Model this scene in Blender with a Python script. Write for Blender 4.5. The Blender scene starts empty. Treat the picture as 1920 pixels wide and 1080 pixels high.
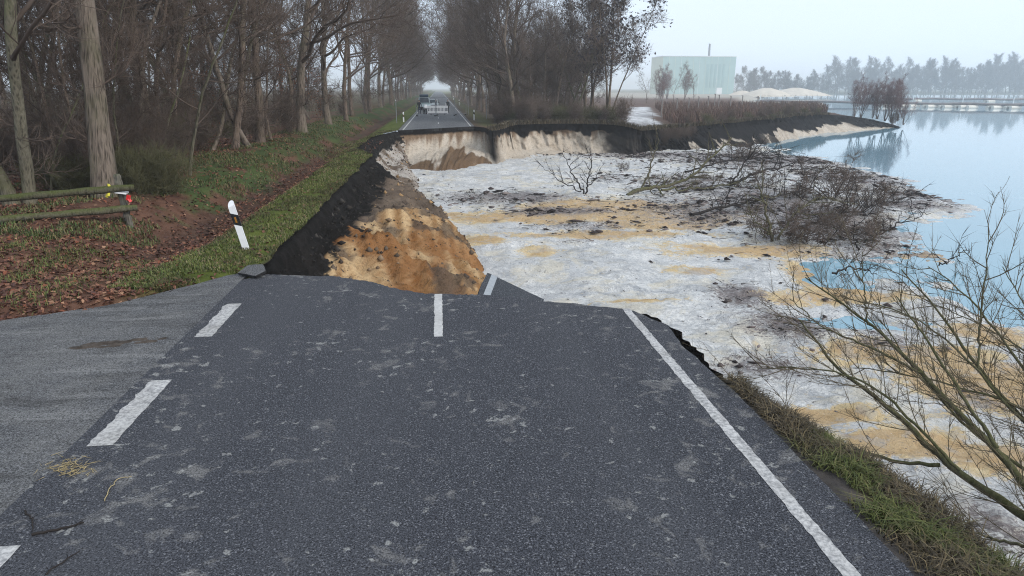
import bpy, bmesh, math, random
import numpy as np
from mathutils import Vector, Matrix, Euler
R = math.radians
rng = np.random.default_rng(7); random.seed(7)
scene = bpy.context.scene
COL = scene.collection

# ------------------------------------------------------------------ camera
F_PX, CAM_H, VPX, HOR = 1240.0, 3.4, 822.0, 165.0
CX = 0.11
PITCH = math.atan((540 - HOR) / F_PX)
YAW = math.atan((960 - VPX) * math.cos(PITCH) / F_PX)
cam = bpy.data.cameras.new('camera'); cam_o = bpy.data.objects.new('camera', cam); COL.objects.link(cam_o)
cam.sensor_width = 36; cam.lens = F_PX * 36 / 1920; cam.clip_end = 6000; cam.clip_start = 0.05
cam_o.location = (CX, 0, CAM_H)
cam_o.rotation_euler = (math.pi / 2 - PITCH, 0, -YAW)
scene.camera = cam_o
_rot = Euler((math.pi / 2 - PITCH, 0, -YAW)).to_matrix()
def at(px, py, z=0.0):
    """photo pixel -> point on the horizontal plane z"""
    d = _rot @ Vector(((px - 960) / F_PX, (540 - py) / F_PX, -1))
    t = (z - CAM_H) / d.z
    return Vector((CX, 0, CAM_H)) + d * t
def at_y(px, py, Y):
    """photo pixel -> point on the upright plane at distance Y along the road"""
    d = _rot @ Vector(((px - 960) / F_PX, (540 - py) / F_PX, -1))
    return Vector((CX, 0, CAM_H)) + d * (Y / d.y)
def ppm(Y): return F_PX / (Y * math.cos(PITCH) + 1)

# ------------------------------------------------------------------ sky, sun, exposure
SUN_EL, SUN_AZ = R(34), R(128)          # azimuth: compass style from +Y towards +X
world = bpy.data.worlds.new('World'); scene.world = world; world.use_nodes = True
nt = world.node_tree; nt.nodes.clear()
sky = nt.nodes.new('ShaderNodeTexSky'); sky.sky_type = 'NISHITA'; sky.sun_disc = False
sky.sun_elevation = SUN_EL; sky.sun_rotation = SUN_AZ
sky.air_density = 1.0; sky.dust_density = 6.0; sky.ozone_density = 1.0; sky.altitude = 50
hs = nt.nodes.new('ShaderNodeMix'); hs.data_type = 'RGBA'; hs.inputs[0].default_value = 0.88
hs.inputs[7].default_value = (5.6, 6.5, 7.6, 1)          # flat overcast veil in front of the clear sky
nt.links.new(sky.outputs[0], hs.inputs[6])
bg = nt.nodes.new('ShaderNodeBackground'); bg.inputs[1].default_value = 0.125
nt.links.new(hs.outputs[2], bg.inputs[0])
wo = nt.nodes.new('ShaderNodeOutputWorld'); nt.links.new(bg.outputs[0], wo.inputs[0])
sl = bpy.data.lights.new('sun', 'SUN'); sl.energy = 1.45; sl.angle = R(22); sl.color = (1, .95, .88)
so = bpy.data.objects.new('sun', sl); COL.objects.link(so)
sd = Vector((math.sin(SUN_AZ) * math.cos(SUN_EL), math.cos(SUN_AZ) * math.cos(SUN_EL), math.sin(SUN_EL)))
so.rotation_euler = (-sd).to_track_quat('-Z', 'Y').to_euler(); so.location = sd * 60
scene.view_settings.view_transform = 'Standard'; scene.view_settings.look = 'None'
scene.view_settings.exposure = 0.5; scene.view_settings.gamma = 1
scene.cycles.max_bounces = 6; scene.cycles.diffuse_bounces = 2; scene.cycles.glossy_bounces = 2
scene.cycles.volume_bounces = 4; scene.cycles.transmission_bounces = 2
scene.cycles.use_denoising = True
scene.cycles.filter_width = 1.1
try: scene.cycles.denoising_prefilter = 'NONE'
except Exception: pass

# ------------------------------------------------------------------ numpy noise
def _hash(ix, iy, s):
    h = (ix.astype(np.int64) * 374761393 + iy.astype(np.int64) * 668265263 + s * 1442695041) & 0xffffffff
    h = ((h ^ (h >> 13)) * 1274126177) & 0xffffffff
    return ((h ^ (h >> 16)) & 0xffff) / 65535.0
def vnoise(x, y, s=0):
    x = np.asarray(x, float); y = np.asarray(y, float)
    ix, iy = np.floor(x), np.floor(y); fx, fy = x - ix, y - iy
    fx = fx * fx * (3 - 2 * fx); fy = fy * fy * (3 - 2 * fy)
    a = _hash(ix, iy, s); b = _hash(ix + 1, iy, s); c = _hash(ix, iy + 1, s); d = _hash(ix + 1, iy + 1, s)
    return (a * (1 - fx) + b * fx) * (1 - fy) + (c * (1 - fx) + d * fx) * fy
def fbm(x, y, o=4, s=0):
    t = 0; a = .5; n = 0
    for k in range(o):
        t = t + a * vnoise(np.asarray(x) * 2 ** k + k * 17.3, np.asarray(y) * 2 ** k - k * 9.1, s + k); n += a; a *= .5
    return t / n
def sstep(a, b, x):
    t = np.clip((np.asarray(x, float) - a) / (b - a), 0, 1); return t * t * (3 - 2 * t)
def mixc(a, b, f):
    f = np.asarray(f)[..., None]; return np.asarray(a) * (1 - f) + np.asarray(b) * f

# ------------------------------------------------------------------ material helpers
class NT:
    def __init__(s, name):
        s.m = bpy.data.materials.new(name); s.m.use_nodes = True; s.t = s.m.node_tree; s.t.nodes.clear()
        s.out = s.n('ShaderNodeOutputMaterial'); s.b = s.n('ShaderNodeBsdfPrincipled'); s.l(s.b.outputs[0], s.out.inputs[0])
        s.b.inputs['Specular IOR Level'].default_value = .3
    def n(s, t, **k):
        o = s.t.nodes.new(t)
        for a, v in k.items(): setattr(o, a, v)
        return o
    def l(s, a, b): s.t.links.new(a, b)
    def coord(s, sc=(1, 1, 1), gen='Object'):
        c = s.n('ShaderNodeTexCoord'); m = s.n('ShaderNodeMapping'); m.inputs['Scale'].default_value = sc
        s.l(c.outputs[gen], m.inputs[0]); return m.outputs[0]
    def noise(s, vec, scale, detail=4, rough=.6, dist=0):
        o = s.n('ShaderNodeTexNoise'); o.inputs['Scale'].default_value = scale; o.inputs['Detail'].default_value = detail
        o.inputs['Roughness'].default_value = rough; o.inputs['Distortion'].default_value = dist; s.l(vec, o.inputs['Vector']); return o.outputs[0]
    def vor(s, vec, scale, feat='F1'):
        o = s.n('ShaderNodeTexVoronoi'); o.feature = feat; o.inputs['Scale'].default_value = scale; s.l(vec, o.inputs['Vector']); return o
    def ramp(s, fac, stops):
        o = s.n('ShaderNodeValToRGB'); e = o.color_ramp.elements
        while len(e) < len(stops): e.new(.5)
        for i, (p, c) in enumerate(stops):
            e[i].position = p; e[i].color = (c, c, c, 1) if isinstance(c, (int, float)) else (*c, 1)
        s.l(fac, o.inputs[0]); return o.outputs[0]
    def mix(s, fac, a, b, mode='MIX'):
        o = s.n('ShaderNodeMix'); o.data_type = 'RGBA'; o.blend_type = mode
        for v, i in ((fac, 0), (a, 6), (b, 7)):
            if hasattr(v, 'is_linked'): s.l(v, o.inputs[i])
            elif i == 0: o.inputs[0].default_value = v
            else: o.inputs[i].default_value = (*v, 1) if len(v) == 3 else v
        return o.outputs[2]
    def math(s, op, a, b=0.0):
        o = s.n('ShaderNodeMath'); o.operation = op
        for v, i in ((a, 0), (b, 1)):
            if hasattr(v, 'is_linked'): s.l(v, o.inputs[i])
            else: o.inputs[i].default_value = v
        return o.outputs[0]
    def attr(s, name='Col'):
        o = s.n('ShaderNodeAttribute'); o.attribute_name = name; return o
    def bump(s, h, strength=.5, dist=.02):
        o = s.n('ShaderNodeBump'); o.inputs['Strength'].default_value = strength; o.inputs['Distance'].default_value = dist
        s.l(h, o.inputs['Height']); s.l(o.outputs[0], s.b.inputs['Normal'])
    def fin(s, col, rough=.9, spec=None):
        if hasattr(col, 'is_linked'): s.l(col, s.b.inputs['Base Color'])
        else: s.b.inputs['Base Color'].default_value = (*col, 1)
        if hasattr(rough, 'is_linked'): s.l(rough, s.b.inputs['Roughness'])
        else: s.b.inputs['Roughness'].default_value = rough
        if spec is not None: s.b.inputs['Specular IOR Level'].default_value = spec
        return s.m

def simple(name, col, rough=.6, var=.25, scale=3.0, metal=0, spec=None):
    k = NT(name); n = k.noise(k.coord(), scale, 5)
    c = k.mix(k.ramp(n, [(.3, 0.0), (.7, 1.0)]), [x * (1 - var) for x in col], [min(1, x * (1 + var)) for x in col])
    k.b.inputs['Metallic'].default_value = metal
    return k.fin(c, rough, spec)

def m_asphalt(name, base, splash=.5, tint=(1, 1, 1), worn=0.):
    k = NT(name); v = k.coord(); 
    sp = k.vor(v, 85); n1 = k.noise(v, 100, 2, .7); n0 = k.noise(v, 210, 1)
    base = [base * t for t in tint]
    lo = [b * .16 for b in base]; hi = [b * 2.5 for b in base]
    c = k.mix(k.ramp(n1, [(.36, 0.), (.66, 1.)]), lo, hi)
    cc = k.n('ShaderNodeSeparateColor'); k.l(sp.outputs['Color'], cc.inputs[0])
    c = k.mix(k.ramp(cc.outputs[0], [(.86, 0.), (.93, .6)]), c, (.30, .30, .32))
    c = k.mix(k.ramp(cc.outputs[1], [(.80, 0.), (.90, .8)]), c, (.018, .018, .022))
    big = k.noise(k.coord((1, .35, 1)), .55, 5, .6, .4)
    tw = k.noise(k.coord((1, .03, 1)), .9, 3, .5, .2); c = k.mix(k.ramp(tw, [(.42, 0.), (.66, .38)]), c, (base[0] * 2.1, base[1] * 2.05, base[2] * 1.9))
    c = k.mix(k.ramp(big, [(.35, 0.), (.72, .42)]), c, (base[0] * 1.9, base[1] * 1.85, base[2] * 1.75))
    mk = k.noise(v, 3.1, 6, .62, .6); mk2 = k.noise(v, .45, 2)
    m = k.math('ADD', mk, k.math('MULTIPLY', k.math('SUBTRACT', mk2, .5), .45))
    c = k.mix(k.ramp(m, [(.585, 0.), (.68, .62 * splash)]), c, (.235, .225, .215))
    sm = k.noise(v, 6.5, 4, .6, .3); c = k.mix(k.ramp(k.math('ADD', sm, k.math('MULTIPLY', k.math('SUBTRACT', mk2, .5), .3)), [(.635, 0.), (.68, .75 * splash)]), c, (.34, .335, .32))
    ck = k.vor(k.coord(), .33, 'DISTANCE_TO_EDGE'); dn = k.n('ShaderNodeMapping')
    st = k.noise(v, 16, 2); c = k.mix(k.ramp(st, [(.70, 0.), (.74, .75)]), c, (.012, .011, .011))
    if worn:
        w = k.noise(v, 1.3, 6, .7, 1.2); c = k.mix(k.ramp(w, [(.4, 0.), (.7, worn)]), c, (.19, .185, .18))
        w2 = k.noise(k.coord((.5, 1.4, 1)), 1.1, 6, .7, .8); c = k.mix(k.ramp(w2, [(.50, 0.), (.64, .6)]), c, (.05, .047, .045)); w3 = k.noise(k.coord((.35, 2.2, 1)), 1.6, 6, .7, .5); c = k.mix(k.ramp(w3, [(.54, 0.), (.66, .55)]), c, (.26, .255, .25))
    g3 = k.noise(v, 58, 3, .75); c = k.mix(1.0, c, k.ramp(g3, [(.38, .22), (.5, .85), (.60, 1.0)]), 'MULTIPLY')
    c = k.mix(k.ramp(g3, [(.60, 0.), (.70, .35)]), c, (.33, .33, .35))
    k.bump(k.math('ADD', k.math('ADD', n1, g3), k.math('MULTIPLY', n0, .5)), .8, .008)
    return k.fin(c, .9, .2)
M = {}
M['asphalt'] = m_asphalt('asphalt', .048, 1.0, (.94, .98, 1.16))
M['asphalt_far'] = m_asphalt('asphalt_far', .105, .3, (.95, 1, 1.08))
M['asphalt_side'] = m_asphalt('asphalt_side', .09, .5, (.99, 1., 1.05), worn=.75)
M['asphalt_edge'] = simple('asphalt_edge', (.018, .017, .018), .95, .5, 30)
M['asphalt_slab'] = m_asphalt('asphalt_slab', .042, .05, (.9, 1., 1.2))

def m_paint(name, wear):
    k = NT(name); v = k.coord(); a = k.noise(v, 22, 5, .7); b = k.noise(v, 4, 3)
    f = k.ramp(k.math('ADD', k.math('MULTIPLY', a, .7), k.math('MULTIPLY', b, .3)), [(.5 - .22 * (1 - wear), 0.), (.62, wear)])
    f = k.ramp(k.math('ADD', k.math('MULTIPLY', a, .75), k.math('MULTIPLY', b, .25)), [(.42, 0.), (.60, wear)])
    c = k.mix(f, (.50, .485, .47), (.13, .13, .135)); g2 = k.noise(v, 1.6, 4); c = k.mix(k.ramp(g2, [(.45, 0.), (.7, .35)]), c, (.24, .225, .20)); k.bump(a, .3, .004); return k.fin(c, .75)
M['paint'] = m_paint('road_paint', .35); M['paint_worn'] = m_paint('road_paint_worn', .85)

def m_vcol(name, scale=6., var=.45, bump=.6, bd=.04, rough=.95, stretch=(1, 1, 1), spec=.05, speck=0.):
    k = NT(name); v = k.coord(stretch); a = k.attr(); n = k.noise(v, scale, 7, .68); n2 = k.noise(v, scale * 5, 4, .7)
    f = k.math('ADD', k.math('MULTIPLY', n, .6), k.math('MULTIPLY', n2, .4))
    r = k.ramp(f, [(.32, 1 - var), (.5, 1.0 - var * .1), (.68, 1.0)])
    c = k.mix(1.0, a.outputs[0], r, 'MULTIPLY')
    c = k.mix(k.ramp(f, [(.55, 0.), (.75, var * .5)]), c, k.mix(.5, c, (1, 1, 1), 'MULTIPLY'))
    k.bump(f, bump, bd); return k.fin(c, rough, spec)
M['soil'] = m_vcol('crater_soil', 5, .7, 1.0, .12)
M['floor'] = m_vcol('forest_floor', 5, .55, .8, .05)
M['vcol'] = m_vcol('foliage_colour', 3, .2, 0, .01, .8)
def m_attr(name, rough=.8, spec=.2, sub=0.):
    k = NT(name); a = k.attr(); return k.fin(a.outputs[0], rough, spec)
M['leaf'] = m_attr('fallen_leaf', .7); M['blade'] = m_attr('grass_blade', .75)

def m_bark(name, c0, c1, moss=.5, mossc=(.07, .085, .03)):
    k = NT(name); v = k.coord((7, 7, .9)); vv = k.coord()
    n = k.noise(v, 2.4, 6, .65, .5); w = k.vor(v, 2.2)
    f = k.math('MULTIPLY', n, k.ramp(w.outputs[0], [(.05, .45), (.5, 1.15)]))
    c = k.mix(k.ramp(f, [(.22, 0.), (.62, 1.)]), c0, c1)
    g = k.n('ShaderNodeNewGeometry'); sx = k.n('ShaderNodeSeparateXYZ'); k.l(g.outputs['Normal'], sx.inputs[0])
    mo = k.math('ADD', k.noise(vv, .9, 4), k.math('MULTIPLY', sx.outputs[2], .22))
    c = k.mix(k.ramp(mo, [(.45, 0.), (.68, moss)]), c, mossc)
    oi = k.n('ShaderNodeObjectInfo'); 
    c = k.mix(1.0, c, k.ramp(oi.outputs['Random'], [(0., .72), (1., 1.0)]), 'MULTIPLY')
    k.bump(f, .9, .04); return k.fin(c, .95, .1)
M['bark_oak'] = m_bark('oak_bark', (.05, .04, .032), (.26, .21, .17), .45)
M['bark_dark'] = m_bark('dark_bark', (.045, .034, .027), (.225, .17, .135), .4)
M['bark_moss'] = m_bark('mossy_bark', (.06, .053, .04), (.21, .19, .14), .85, (.12, .13, .05))
M['bark_birch'] = m_bark('birch_bark', (.07, .055, .05), (.22, .18, .165), .1)
def m_twig(name, c, v=.35):
    k = NT(name); oi = k.n('ShaderNodeObjectInfo'); n = k.noise(k.coord(), .35, 3)
    cc = k.mix(k.ramp(n, [(.3, 0.), (.7, 1.)]), [x * (1 - v) for x in c], [x * (1 + v) for x in c])
    cc = k.mix(1.0, cc, k.ramp(oi.outputs['Random'], [(0., .75), (1., 1.)]), 'MULTIPLY'); return k.fin(cc, .95, .1)
M['twig'] = m_twig('bare_twig', (.13, .098, .08)); M['twig_red'] = m_twig('red_twig', (.20, .13, .125))
M['twig_far'] = m_twig('far_twig', (.12, .115, .11)); M['twig_green'] = m_twig('green_twig', (.11, .105, .055))
M['twig_bush'] = m_twig('bush_twig', (.11, .09, .058)); M['bark_bush'] = m_bark('bush_bark', (.04, .036, .024), (.17, .15, .10), .6, (.12, .125, .045))
M['twig_dark'] = m_twig('wet_twig', (.035, .03, .028)); M['leaf_orange'] = m_twig('dry_beech_leaf', (.30, .11, .045), .4)
M['leaf_dark'] = m_twig('dark_cone', (.05, .043, .046), .4)

def m_silt():
    k = NT('silt'); v = k.coord(); a = k.attr(); sc = k.n('ShaderNodeSeparateColor'); k.l(a.outputs[0], sc.inputs[0])
    n1 = k.noise(v, 1.0, 9, .68, .7); n2 = k.noise(v, 3.6, 7, .72, .9); n3 = k.noise(v, .28, 5, .62, .6); n4 = k.noise(v, 11, 5, .75, .4); n5 = k.noise(k.coord((1, 1, 1)), .62, 7, .7, 1.2)
    def fac(ch, n, lo, hi, mx=1., amp=1.5):
        s = k.math('ADD', ch, k.math('MULTIPLY', k.math('SUBTRACT', n, .5), amp)); return k.ramp(s, [(lo, 0.), (hi, mx)])
    c = k.mix(k.ramp(n2, [(.36, 0.), (.62, 1.)]), (.58, .575, .56), (.82, .80, .765))
    c = k.mix(k.ramp(n3, [(.44, 0.), (.60, .6)]), c, k.mix(k.ramp(n4, [(.4, 0.), (.6, 1.)]), (.38, .39, .405), (.60, .595, .585)))   # thin grey wash
    c = k.mix(k.ramp(n5, [(.40, 0.), (.415, .55), (.43, .0), (.47, .0), (.49, .7), (.50, .0), (.535, .0), (.55, .75), (.585, .0), (.62, .0), (.63, .6), (.66, .15)]), c, (.30, .305, .32))            # drying rings
    c = k.mix(k.ramp(n1, [(.55, 0.), (.62, .65)]), c, (.27, .285, .31))
    c = k.mix(k.ramp(k.noise(v, .5, 6, .7, .8), [(.50, 0.), (.60, .55)]), c, (.66, .58, .43))
    nm = k.math('ADD', k.math('MULTIPLY', n1, .5), k.math('MULTIPLY', n2, .5)); c = k.mix(fac(sc.outputs[0], nm, .32, .52, .9, 2.9), c, k.mix(k.ramp(n2, [(.3, 0.), (.7, 1.)]), (.53, .345, .13), (.73, .57, .32)))
    c = k.mix(fac(sc.outputs[0], n5, .55, .62, .45), c, (.40, .23, .10))
    c = k.mix(fac(sc.outputs[1], n5, .40, .55, .35, 2.2), c, (.27, .235, .22))
    n6 = k.noise(k.coord((1, 1.5, 1)), 7.5, 6, .8, .5); c = k.mix(fac(sc.outputs[1], n6, .46, .60, .95, 2.6), c, k.mix(k.ramp(n4, [(.35, 0.), (.65, 1.)]), (.055, .043, .042), (.27, .225, .215)))
    c = k.mix(k.ramp(n4, [(.60, 0.), (.66, .6)]), c, (.16, .15, .15))
    c = k.mix(k.ramp(n4, [(.30, .6), (.37, .0)]), c, (.68, .67, .66))
    sp = k.noise(v, 5.5, 5, .78); c = k.mix(k.ramp(sp, [(.625, 0.), (.645, .9)]), c, (.045, .04, .04))
    c = k.mix(fac(sc.outputs[2], n1, .45, .6, .7), c, (.22, .26, .31))
    n7 = k.noise(v, 24, 5, .8, .3); c = k.mix(1.0, c, k.ramp(n7, [(.34, .68), (.45, 1.0), (.6, 1.0)]), 'MULTIPLY')
    vc = k.vor(k.coord((1, 1, 1)), 2.6); c = k.mix(k.ramp(k.math('ADD', vc.outputs[0], k.math('MULTIPLY', k.math('SUBTRACT', n2, .5), .9)), [(.62, 0.), (.74, .38)]), c, (.38, .38, .38))
    k.bump(k.math('ADD', k.math('ADD', n2, k.math('MULTIPLY', n4, .6)), k.math('MULTIPLY', n7, .3)), 1.0, .09)
    return k.fin(c, k.ramp(n1, [(.35, .3), (.6, .75)]), .3)
M['silt'] = m_silt()
def m_water():
    k = NT('lake_water'); v = k.coord((1, 1, 1)); n = k.noise(v, 1.6, 3, .5); n2 = k.noise(k.coord((.02, .06, 1)), 1, 3)
    c = k.mix(n2, (.165, .295, .365), (.185, .325, .395)); k.bump(n, .035, .02)
    k.b.inputs['IOR'].default_value = 1.33; return k.fin(c, .04, .5)
M['water'] = m_water()

# ------------------------------------------------------------------ object helpers
def link(o, parent=None):
    COL.objects.link(o)
    if parent is not None: o.parent = parent
    return o
def tag(o, label=None, cat=None, group=None, kind=None):
    if label: o['label'] = label
    if cat: o['category'] = cat
    if group: o['group'] = group
    if kind: o['kind'] = kind
    return o
def empty(name, loc=(0, 0, 0), rz=0, sc=1.0):
    o = bpy.data.objects.new(name, None); o.location = loc; o.rotation_euler = (0, 0, rz); o.scale = (sc,) * 3
    o.empty_display_size = .2; return link(o)
def mesh_np(name, V, Fc, mat, cols=None, smooth=False):
    me = bpy.data.meshes.new(name); V = np.asarray(V, dtype=np.float32); Fc = np.asarray(Fc, dtype=np.int32)
    k = Fc.shape[1]; nf = len(Fc)
    me.vertices.add(len(V)); me.vertices.foreach_set('co', V.ravel())
    me.loops.add(nf * k); me.loops.foreach_set('vertex_index', Fc.ravel())
    me.polygons.add(nf); me.polygons.foreach_set('loop_start', np.arange(nf, dtype=np.int32) * k)
    me.update(calc_edges=True)
    if smooth: me.polygons.foreach_set('use_smooth', np.ones(nf, dtype=bool))
    if cols is not None:
        ca = me.color_attributes.new('Col', 'FLOAT_COLOR', 'POINT'); c = np.ones((len(V), 4), dtype=np.float32); c[:, :3] = cols
        ca.data.foreach_set('color', c.ravel())
    if isinstance(mat, str): mat = M[mat]
    me.materials.append(mat); me.validate(); return me
def obj(name, me, parent=None): return link(bpy.data.objects.new(name, me), parent)
def grid(name, P, mat, cols=None, parent=None, smooth=True):
    m, n = P.shape[:2]; i = np.arange(m * n).reshape(m, n)
    Fc = np.stack([i[:-1, :-1], i[:-1, 1:], i[1:, 1:], i[1:, :-1]], -1).reshape(-1, 4)
    return obj(name, mesh_np(name, P.reshape(-1, 3), Fc, mat, None if cols is None else cols.reshape(-1, 3), smooth), parent)
def bmobj(name, bm, mat, parent=None, smooth=False, bevel=0):
    if bevel:
        bmesh.ops.bevel(bm, geom=[e for e in bm.edges if len(e.link_faces) == 2 and e.calc_face_angle(0) > .5], offset=bevel, segments=2, affect='EDGES', profile=.6)
    me = bpy.data.meshes.new(name); bm.to_mesh(me); bm.free(); me.materials.append(M[mat] if isinstance(mat, str) else mat)
    if smooth:
        for p in me.polygons: p.use_smooth = True
    return obj(name, me, parent)
def bx(bm, c, s, rot=None):
    mt = Matrix.Translation(c)
    if rot is not None: mt = mt @ rot.to_matrix().to_4x4() if isinstance(rot, Euler) else mt @ rot
    bmesh.ops.create_cube(bm, size=1, matrix=mt @ Matrix.Diagonal((*s, 1)))
def cyl(bm, a, b, r, r2=None, seg=10):
    a, b = Vector(a), Vector(b); d = b - a
    bmesh.ops.create_cone(bm, cap_ends=True, segments=seg, radius1=r, radius2=r if r2 is None else r2, depth=d.length,
                          matrix=Matrix.Translation((a + b) / 2) @ d.to_track_quat('Z', 'Y').to_matrix().to_4x4())
def part(name, mat, parent, fn, bevel=0, smooth=False):
    bm = bmesh.new(); fn(bm); return bmobj(name, bm, mat, parent, smooth, bevel)
def copy_tree(o, parent=None):
    c = o.copy(); COL.objects.link(c); c.parent = parent
    for ch in o.children: copy_tree(ch, c)
    return c
def resample(pts, n):
    p = np.asarray(pts, float); d = np.r_[0, np.cumsum(np.linalg.norm(np.diff(p[:, :2], axis=0), axis=1))]
    s = np.linspace(0, d[-1], n); return np.stack([np.interp(s, d, p[:, k]) for k in range(p.shape[1])], -1), s

# ------------------------------------------------------------------ key lines of the place
SILT_Z, LAKE_Z = -2.62, -2.74
def edge_x(Y): return (fbm(np.asarray(Y, float) * 1.1, np.asarray(Y, float) * 0 + 3.3, 4, 30) - .5) * .34 * sstep(12.3, 13.5, Y) * sstep(56.5, 54, Y) + np.interp(Y, [0, 36.0, 38.6, 40, 50, 53, 57.2, 60], [-3.5, -3.5, -4.2, -4.85, -4.8, -4.3, -3.35, -3.35])
near_px = [(497, 515), (560, 517), (630, 517), (700, 529), (745, 541), (790, 550), (900, 553), (960, 558), (1020, 566), (1095, 572), (1165, 579)]
near_edge = [at(*p)[:2] for p in near_px]
def side_y(X):       # front boundary of the side road (asphalt nearer than this)
    pts = sorted([tuple(at(px, py)[:2]) for px, py in ((0, 598), (100, 588), (200, 572), (290, 552), (350, 535), (440, 512), (492, 503))])
    xs = [-120, -40, -14] + [p[0] for p in pts]; ys = [4, 6.6, 8.6] + [p[1] for p in pts]
    return np.interp(X, xs, ys)

# ------------------------------------------------------------------ left ground (verge, ditch, bank, forest floor)
PR_D = [0, 1.5, 2.1, 2.75, 3.3, 4.4, 5.5, 8, 14, 30, 80, 200]
PR_Z = [0, -.01, -.32, -.60, -.46, .2, .48, .4, .3, .3, .4, .4]
def left_h(X, Y):
    d = edge_x(Y) - X; df = -3.5 - X
    z = np.interp(df, PR_D, PR_Z)
    flat = np.interp(df, [0, 3, 6, 14, 60], [0, .06, .18, .22, .3])
    f = sstep(11.5, 18, Y)
    z = z * f + flat * (1 - f)
    z = z + (fbm(X * .8, Y * .8, 4, 3) - .5) * .22 * sstep(.3, 3, df) + (fbm(X * 3, Y * 3, 3, 5) - .5) * .07 * sstep(0, .6, df)
    on = sstep(-.02, .35, Y - side_y(X))
    return z * on + (-.05) * (1 - on) + .012 * on
def left_ground():
    D = np.r_[np.arange(0, 12, .14), np.geomspace(12, 260, 46)]
    Y = np.r_[np.linspace(-80, 7.5, 12), np.arange(8, 30, .16), np.geomspace(30, 900, 130)]
    YY, DD = np.meshgrid(Y, D, indexing='ij'); XX = edge_x(YY) - DD
    Z = left_h(XX, YY); P = np.stack([XX, YY, Z], -1)
    df = -3.5 - XX
    n = fbm(XX * 1.1, YY * 1.1, 5, 11); n2 = fbm(XX * 4, YY * 4, 3, 12)
    grass = mixc((.045, .062, .014), (.125, .145, .035), n2); leafc = mixc((.07, .036, .026), (.17, .09, .06), n2)
    soil = mixc((.03, .024, .02), (.07, .052, .042), n2); moss = mixc((.03, .05, .018), (.09, .115, .04), n2)
    c = leafc
    c = mixc(c, moss, sstep(.42, .6, n - .2 * sstep(24, 16, YY) + .34 * np.exp(-((df - 4.9) / 1.1) ** 2) * sstep(14, 24, YY) - .12))
    c = mixc(c, soil, .8 * np.exp(-((df - 3.0) / .45) ** 2) * sstep(12, 18, YY))
    c = mixc(c, leafc * .8, .8 * np.exp(-((df - 2.7) / .35) ** 2) * sstep(12, 18, YY))
    vg = sstep(2.3, 1.5, df + (n - .5) * 1.4) * sstep(10.8, 12.4, YY + (n - .5) * 2)
    c = mixc(c, grass, vg)
    c = mixc(c, soil, sstep(.14, .0, edge_x(YY) - XX) * .8)
    fl = sstep(60, 130, YY) * sstep(1, 3, df) * .3; c = mixc(c, moss, fl)
    o = grid('ground', P[:, ::-1], 'floor', c[:, ::-1]); tag(o, kind='structure')
left_ground()

# ------------------------------------------------------------------ near road with its broken edge
def jag(pts, step=.09, amp=.035, seed=0):
    p = np.asarray([tuple(q)[:2] for q in pts], float); d = np.r_[0, np.cumsum(np.linalg.norm(np.diff(p, axis=0), axis=1))]
    n = max(2, int(d[-1] / step)); q, s = resample(p, n)
    nrm = np.gradient(q, axis=0); nrm = np.stack([-nrm[:, 1], nrm[:, 0]], -1); nrm /= np.linalg.norm(nrm, axis=1)[:, None] + 1e-9
    a = (fbm(s * 1.3, s * 0 + seed, 4, 21 + seed) - .5) * 4 * amp + (np.random.default_rng(seed).random(n) - .5) * amp
    return q + nrm * a[:, None]
def slab(name, outline, z0, thick, mat_top, mat_side, parent=None):
    bm = bmesh.new(); vs = [bm.verts.new((x, y, z0)) for x, y in outline]; f = bm.faces.new(vs)
    if f.normal.z < 0: f.normal_flip()
    bmesh.ops.triangulate(bm, faces=[f])
    top = list(bm.faces); be = [e for e in bm.edges if len(e.link_faces) == 1]
    r = bmesh.ops.extrude_edge_only(bm, edges=be); nv = [g for g in r['geom'] if isinstance(g, bmesh.types.BMVert)]
    rr = np.random.default_rng(3)
    for v in nv: v.co.z -= thick * (.8 + .4 * rr.random())
    for f in bm.faces: f.material_index = 0 if f in set(top) else 1
    bm.normal_update()
    for f in bm.faces:
        if f.material_index == 0 and f.normal.z < 0: f.normal_flip()
    me = bpy.data.meshes.new(name); bm.to_mesh(me); bm.free(); me.materials.append(M[mat_top]); me.materials.append(M[mat_side])
    return obj(name, me, parent)
SEAM = -3.62
ne = jag(near_edge, .05, .046, 1)
right_edge = jag([ne[-1], at(1190, 583)[:2], at(1222, 598)[:2], (3.42, 9.0), (3.36, 8.2), (3.42, 7.4), (3.46, 6.8), (3.44, 5.5), (3.46, 3), (3.45, 0), (3.45, -30)], .1, .018, 2)
left_b = [(SEAM, -30), (SEAM, ne[0][1] - .35), (ne[0][0] - .02, ne[0][1] - .06)]
road = slab('road', [tuple(p) for p in ne] + [tuple(p) for p in right_edge] + left_b, 0, .2, 'asphalt', 'asphalt_edge')
tag(road, kind='structure')
def seam_pts():
    xs = np.r_[-120, -40, -20, np.linspace(-14, -4.0, 50), SEAM - .003]; ys = side_y(xs)
    ys = ys + (fbm(xs * 2.5, xs * 0, 4, 9) - .5) * .28 * (xs > -15); return list(zip(xs, ys))
side = slab('side_road', seam_pts() + [(SEAM - .003, ne[0][1] - .36), (SEAM - .003, -30), (-120, -30)], -.006, .08, 'asphalt_side', 'asphalt_edge')
tag(side, kind='structure')

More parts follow.
